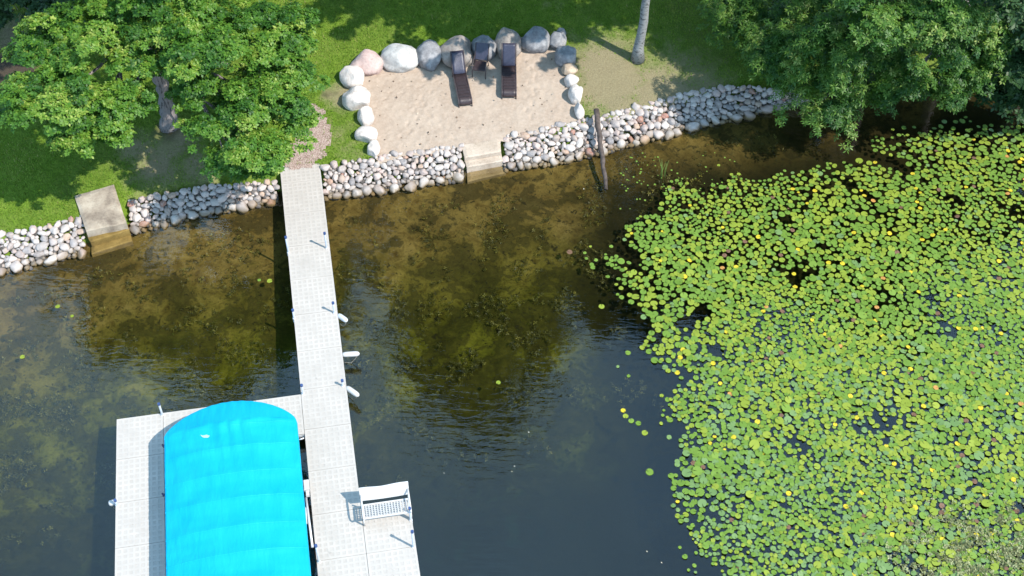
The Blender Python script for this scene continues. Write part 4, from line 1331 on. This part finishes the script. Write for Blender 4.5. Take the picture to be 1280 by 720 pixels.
# ------------------------------------------------------------------ lily pads
def pad_shape(seed, n=11):
    r = random.Random(seed)
    V = [(0.0, 0.0, 0.004)]
    for i in range(n):
        a = math.radians(7 + 346 * i / (n - 1))
        rr = 1.0 + r.uniform(-.05, .05)
        V.append((rr * math.cos(a), rr * math.sin(a), r.uniform(-.03, .06)))
    F = [(0, i, i + 1) for i in range(1, n)]
    return np.array(V), np.array(F)
SHP = [pad_shape(i) for i in range(5)]
def make_pads():
    n = 125000
    x = rng.uniform(LILYP[:, 0].min() - 1, 25.0, n); y = rng.uniform(12.5, LILYP[:, 1].max() + 1, n)
    pd = poly_d(x, y, LILYP) + np.where(x < 9, .45, .3) * (wob(x, y, 1.05, 2.7) + .6 * wob(x, y, 3.1, .9)) + .15
    w = wob(x, y, .9, 1.0) * .6 + wob(x, y, 2.3, 2.0) * .5
    prob = np.clip(.22 + (-pd) * .30 + w * .75, 0, 1) * np.where(pd > 0, 0.10, 1) * np.where(pd > .75 + w * .3, 0, 1)
    prob *= np.where((-pd > .3) & (w < -.52), .12, 1)
    keep = rng.random(n) < prob
    x, y, pd = x[keep], y[keep], pd[keep]
    u, v, s = proj_np(x, y, 0 * x)
    size = rng.normal(.078, .017, len(x)) * (1 + .22 * wob(x, y, .75, 4.4)); size = np.clip(size, .035, .14)
    size *= np.where(pd > -.25, .85, 1.0) * (1 + .12 * np.clip((500 - v) / 300, -.5, .6) * (rng.random(len(x)) > .5))
    big = rng.random(len(x)) < .025 + .07 * (v > 640); size[big] *= 1.3
    spc = .665 + .15 * np.clip((460 - v) / 220, 0, 1) + .09 * wob(x, y, 1.4, 2.2)
    cell = {}
    pts = []
    o = np.argsort(-size + rng.normal(0, .02, len(x)))
    for i in o:
        cx, cy = int(x[i] // .4), int(y[i] // .4)
        okk = True
        for a in (-1, 0, 1):
            for b in (-1, 0, 1):
                for q in cell.get((cx + a, cy + b), ()):
                    if (x[i] - q[0]) ** 2 + (y[i] - q[1]) ** 2 < (spc[i] * (size[i] + q[2])) ** 2:
                        okk = False; break
                if not okk: break
            if not okk: break
        if okk:
            cell.setdefault((cx, cy), []).append((x[i], y[i], size[i])); pts.append(i)
    x, y, pd, u, v, s, size = [q[pts] for q in (x, y, pd, u, v, s, size)]
    N_ = len(x)
    limey = np.clip(.5 + .35 * wob(x, y, .5, 3.0) + .25 * wob(x, y, 1.7, .6), 0, 1)
    rr = rng.random(N_)
    tealp = np.clip((v - 380) / 520, 0.05, .40) * (1 - limey * .6)  # teal share grows towards the viewer: sky reflection put into pad colour
    cls = np.where(rr < tealp, 2, np.where(rng.random(N_) < limey * .85, 1, 0))
    yl = .010 + .035 * (wob(x, y, .8, 5) > .55)
    r2 = rng.random(N_)
    cls = np.where(r2 < yl, 3, cls); cls = np.where((r2 > .9975), 4, cls); cls = np.where((r2 > .987) & (r2 <= .996), 5, cls)
    size = np.where(cls >= 3, np.minimum(size, .085), size)
    names = ['green', 'lime', 'teal', 'yellow', 'orange', 'brown']
    infr = (u > 4) & (u < 1276) & (v > 4) & (v < 716)
    app = size * s * np.where(infr, 1, 0)
    top = set(np.argsort(-app)[:270].tolist())
    # a few strays the photograph shows away from the bed
    adj = ['leaf-green', 'yellow-green', 'pale bluish-green', 'bright yellow', 'orange', 'reddish brown']
    PM = {}
    for ci in range(6):
        for k_ in range(2):
            V, F = SHP[(ci + k_ * 2) % 5]
            me = mesh_np('lily_pad', V, F); me.materials.append(M['pad_' + names[ci]]); PM[(ci, k_)] = me
    z = .012 + .03 * rng.random(N_) + .02 * (size > .13)
    def place(i, lab):
        o = bpy.data.objects.new('lily_pad', PM[(int(cls[i]), int(rng.integers(2)))])
        o.location = (x[i], y[i], z[i] + .02)
        o.scale = (size[i], size[i], size[i])
        o.rotation_euler = (rng.normal(0, .09), rng.normal(0, .09), rng.uniform(0, 6.28))
        col.objects.link(o)
        tag(o, lab, 'lily pad', 'lily pads floating on the lake')
    sv = {k_: [] for k_ in range(6)}
    hot = [i for i in range(N_) if cls[i] >= 3]
    hx, hy = x[hot], y[hot]
    xm = np.quantile(x[infr], [.2, .4, .6, .8])
    def where(i):
        cx_ = ['far left', 'left', 'middle', 'right', 'far right'][int(np.searchsorted(xm, x[i]))]
        band = ['topmost strip', 'upper part', 'upper middle', 'centre', 'lower middle', 'lower part', 'lowest strip'][int(np.clip((v[i] - 150) / 82, 0, 6))]
        dd = np.hypot(hx - x[i], hy - y[i]); dd[dd < 1e-6] = 9
        j = int(np.argmin(dd))
        nb = ''
        if dd[j] < .34: nb = 'touching ' + ['a yellow', 'an orange', 'a brown'][int(cls[hot[j]]) - 3] + ' pad'
        else:
            near = int((np.hypot(x - x[i], y - y[i]) < .42).sum()) - 1
            nb = 'beside open water' if near <= 6 else ('hemmed in' if near >= 11 else '')
        return (nb + ', ' if nb else 'at ') + '%s of the bed, %s' % (band, cx_)
    def where_old(i):
        if pd[i] > -.9 and u[i] < 900 and v[i] > 240: return 'at the edge of the bed facing the dock'
        if pd[i] > -1.2: return 'along the shoreward edge of the bed'
        if v[i] > 600: return 'in the lowest part of the bed, nearest the viewer'
        if v[i] > 420: return 'in the lower middle of the bed'
        return 'in the upper middle of the bed'
    for i in range(N_):
        if i in top: place(i, '%s %s lily pad %s' % ('huge' if size[i] > .135 else 'large', adj[int(cls[i])], where(i)))
        else: sv[int(cls[i])].append(i)
    vs = []; fs = []; mi = []; b = 0
    for ci in range(6):
        for i in sv[ci]:
            V, F = SHP[int(rng.integers(5))]
            a = rng.uniform(0, 6.28); ca, sa = math.cos(a), math.sin(a)
            tx, ty = rng.normal(0, .10, 2)
            q = V * size[i]
            w_ = np.stack([x[i] + q[:, 0] * ca - q[:, 1] * sa, y[i] + q[:, 0] * sa + q[:, 1] * ca, z[i] + q[:, 2]], 1)
            w_[:, 2] = np.maximum(w_[:, 2] + (w_[:, 0] - x[i]) * tx + (w_[:, 1] - y[i]) * ty, .004)
            vs.append(w_); fs.append(F + b); b += len(V); mi.append(np.full(len(F), ci))
    me = mesh_np('lily_pads', np.concatenate(vs), np.concatenate(fs))
    for nme in names: me.materials.append(M['pad_' + nme])
    me.polygons.foreach_set('material_index', np.concatenate(mi).astype(np.int32))
    o = link('lily_pads', me, None, None, False)
    tag(o, 'dense carpet of small lily pads filling the right side of the lake', 'lily pads', kind='stuff')
    print('pads', N_)
    return PM
PM = make_pads()
def stray(u, v, r, ci, label):
    o = bpy.data.objects.new('lily_pad', PM[(ci, 0)])
    p = P(u, v, .012); o.location = p; o.scale = (r, r, r); o.rotation_euler = (0, 0, random.uniform(0, 6.28))
    col.objects.link(o); tag(o, label, 'lily pad', 'stray lily pads')
stray(72, 383, .08, 1, 'lone yellow-green pad floating left of the dock, off the mossy steps')
stray(90, 395, .06, 1, 'smaller yellow-green pad just below the lone one left of the dock')
stray(28, 446, .08, 1, 'lone yellow-green pad near the left edge of the open water')
stray(337, 351, .09, 1, 'lone lime pad close to the left side of the walkway')
stray(324, 350, .06, 0, 'tiny green pad beside the lime one near the walkway')
stray(623, 478, .075, 1, 'lone lime pad in the tree reflection right of the dock')
stray(712, 315, .10, 5, 'brownish drifting leaf pad in open water below the sand steps')
for i, (u, v, r, c) in enumerate([(731, 316, .06, 0), (733, 323, .06, 0), (745, 325, .07, 0), (738, 308, .05, 1), (757, 318, .05, 0), (764, 308, .07, 0), (752, 383, .10, 1), (760, 330, .08, 0), (785, 441, .09, 0), (779, 513, .08, 3), (782, 520, .09, 1), (789, 526, .09, 0), (798, 529, .09, 0), (806, 541, .10, 1), (812, 590, .12, 0), (772, 368, .06, 0)]):
    stray(u, v, r, c, 'small %s pad %s' % (('green', 'lime', 'teal', 'yellow')[c], 'in the loose cluster off the upper left corner' if u < 770 and v < 340 else ('drifting alone off the upper left edge of the lily bed' if v < 400 else ('drifting level with the dock corner' if v < 460 else ('in the short string off the left edge' if v < 560 else 'drifting alone off the lower left edge of the bed'))))  )

# fine brownish water weed at the lower right and floating bits
def weed_patch():
    c = []
    for _ in range(2300):
        u = random.gauss(1230, 62); v = random.gauss(698, 36)
        if random.random() > .55 + .6 * math.sin(u * .09 + math.sin(v * .12) * 2): continue
        c.append(P(u, v, random.uniform(.02, .07)))
    C = np.array(c); rg = np.random.default_rng(5)
    U = unit(rg.normal(size=C.shape) * .35 + np.array([0, 0, 1.0]))
    V, F, A = sprigs(C, U, 4, .075, .38, .1, rg, rg.uniform(0, 1, len(C)))
    o = link('water_weed', mesh_np('water_weed', V, F, {'rnd': A}), None,
             m_leaf('weed_leaf', [(0, (0.08, 0.08, 0.03)), (.5, (0.19, 0.21, 0.08)), (1, (0.33, 0.34, 0.17))], .15), False)
    tag(o, 'patch of fine brownish water weed among the pads at lower right', 'water weed', kind='stuff')
weed_patch()
def small_pads():
    vs = []; fs = []; b = 0
    r = random.Random(9)
    for _ in range(110):
        u = r.uniform(775, 930); v = r.gauss(225, 22)
        if v > 262 or v < 188: continue
        p = P(u, v, .01); s = r.uniform(.02, .042)
        V, F = SHP[r.randrange(5)]
        vs.append(V * s + p); fs.append(F + b); b += len(V)
    o = link('young_lily_pads', mesh_np('young_lily_pads', np.concatenate(vs), np.concatenate(fs)), None, M['pad_green'], False)
    tag(o, 'tiny young pads scattered off the top left corner of the lily bed', 'lily pads', kind='stuff')
small_pads()
def bottom_weed():
    rg = np.random.default_rng(31)
    n = 150000
    x = rg.uniform(-18, 10, n); y = rg.uniform(16, 38, n); d = -dist(x, y)
    dens = np.clip(.12 + d * .05, 0, .6) * np.clip((11.5 - d) / 4, 0, 1) * (np.array([mnoise.noise(Vector((a * .9, b * .9, 2.0))) + .5 * mnoise.noise(Vector((a * 2.6, b * 2.6, 5.0))) for a, b in zip(x, y)]) > .14)
    ok = (d > .7) & (d < 11.5) & (rg.random(n) < dens) & (poly_d(x, y, LILYP) > -.3)
    x, y, d = x[ok], y[ok], d[ok]
    z = bed_depth(x, y) + rg.uniform(.0, .10, len(x)) + np.clip(d, 0, 8) * .012
    C = np.stack([x, y, np.minimum(z, -.06)], 1)
    U = unit(rg.normal(size=C.shape) * .5 + np.array([0, 0, 1.0]))
    T = np.clip(.35 + rg.normal(0, .22, len(C)), 0, 1)
    V, F, A = sprigs(C, U, 4, .075, .2, .25, rg, T)
    V[:, 2] = np.minimum(V[:, 2], -.03)
    o = link('bottom_weed', mesh_np('bottom_weed', V, F, {'rnd': A}), None,
             m_leaf('bottom_weed_leaf', [(0, (0.016, 0.016, 0.004)), (.5, (0.10, 0.088, 0.014)), (1, (0.30, 0.24, 0.04))], .1), False)
    tag(o, 'dark tufts of weed growing on the bottom of the shallows', 'water weed', kind='stuff')
bottom_weed()
def litter():
    rg = np.random.default_rng(8)
    c = []
    for _ in range(900):
        u, v = rg.uniform(450, 725), rg.uniform(70, 195)
        p = G(u, v)
        if poly_d(p[0], p[1], SANDP) < -.1: c.append(p + np.array([0, 0, .03]))
        if len(c) >= 110: break
    C = np.array(c); U = unit(rg.normal(size=C.shape) * .5 + np.array([0, 0, 1.0]))
    V, F, A = sprigs(C, U, 1, .085, .35, .2, rg, rg.uniform(0, 1, len(C)))
    o = link('leaf_litter', mesh_np('leaf_litter', V, F, {'rnd': A}), None,
             m_leaf('dry_leaf', [(0, (0.06, 0.04, 0.03)), (.6, (0.22, 0.15, 0.10)), (1, (0.6, 0.5, 0.4))], .1), False)
    tag(o, 'dry leaves and twigs scattered over the sand', 'leaf litter', kind='stuff')
litter()
def specks():
    rg = np.random.default_rng(18)
    px = [(662, 541), (642, 582), (641, 590), (555, 592), (808, 688), (826, 702), (730, 235)]
    C = np.array([P(u, v, .012) for u, v in px]); U = unit(rg.normal(size=C.shape) * .2 + np.array([0, 0, 1.0]))
    V, F, A = sprigs(C, U, 1, .06, .35, 0, rg, rg.uniform(.3, 1, len(C)))
    o = link('floating_leaves', mesh_np('floating_leaves', V, F, {'rnd': A}), None,
             m_leaf('pale_leaf', [(0, (0.25, 0.22, 0.12)), (1, (0.6, 0.58, 0.5))], .1), False)
    tag(o, 'pale scraps of leaf floating on the open water', 'floating leaves', kind='stuff')
specks()
def reeds():
    g = P(828, 222, 0)
    mb = MB()
    for k_ in range(7):
        x, y = random.uniform(-.12, .12), random.uniform(-.25, .25)
        mb.tube([(x, y, -.3), (x + random.uniform(-.05, .05), y, .25), (x + random.uniform(-.15, .15), y + random.uniform(0, .1), .6 + random.uniform(-.15, .15))], [.010, .009, .003], 4)
    o = mb.build('reed_clump', plain('reed_green', (0.09, 0.16, 0.03), (0.16, 0.25, 0.05), 9), None, True)
    o.location = g
    tag(o, 'thin upright green reeds standing in the shallows above the lily bed', 'reeds')
reeds()

# pads that look alike and lie in the same part of the bed are told apart by their order down the photograph
same = {}
for o in col.objects:
    if o.name.startswith('lily_pad') and o.get('category') == 'lily pad':
        same.setdefault(o['label'], []).append(o)
ORD = ['uppermost', 'second down', 'third down', 'fourth down', 'fifth down', 'sixth down', 'seventh down', 'eighth down', 'ninth down', 'tenth down', 'eleventh down', 'twelfth down']
for lab, obs in same.items():
    if len(obs) < 2: continue
    obs.sort(key=lambda o: proj(o.location)[1])
    for k, o in enumerate(obs):
        w = 'lowest' if k == len(obs) - 1 else ORD[min(k, 11)]
        base = lab if len(lab.split()) <= 14 else lab.replace(' of the bed', '')
        o['label'] = base + ', ' + w
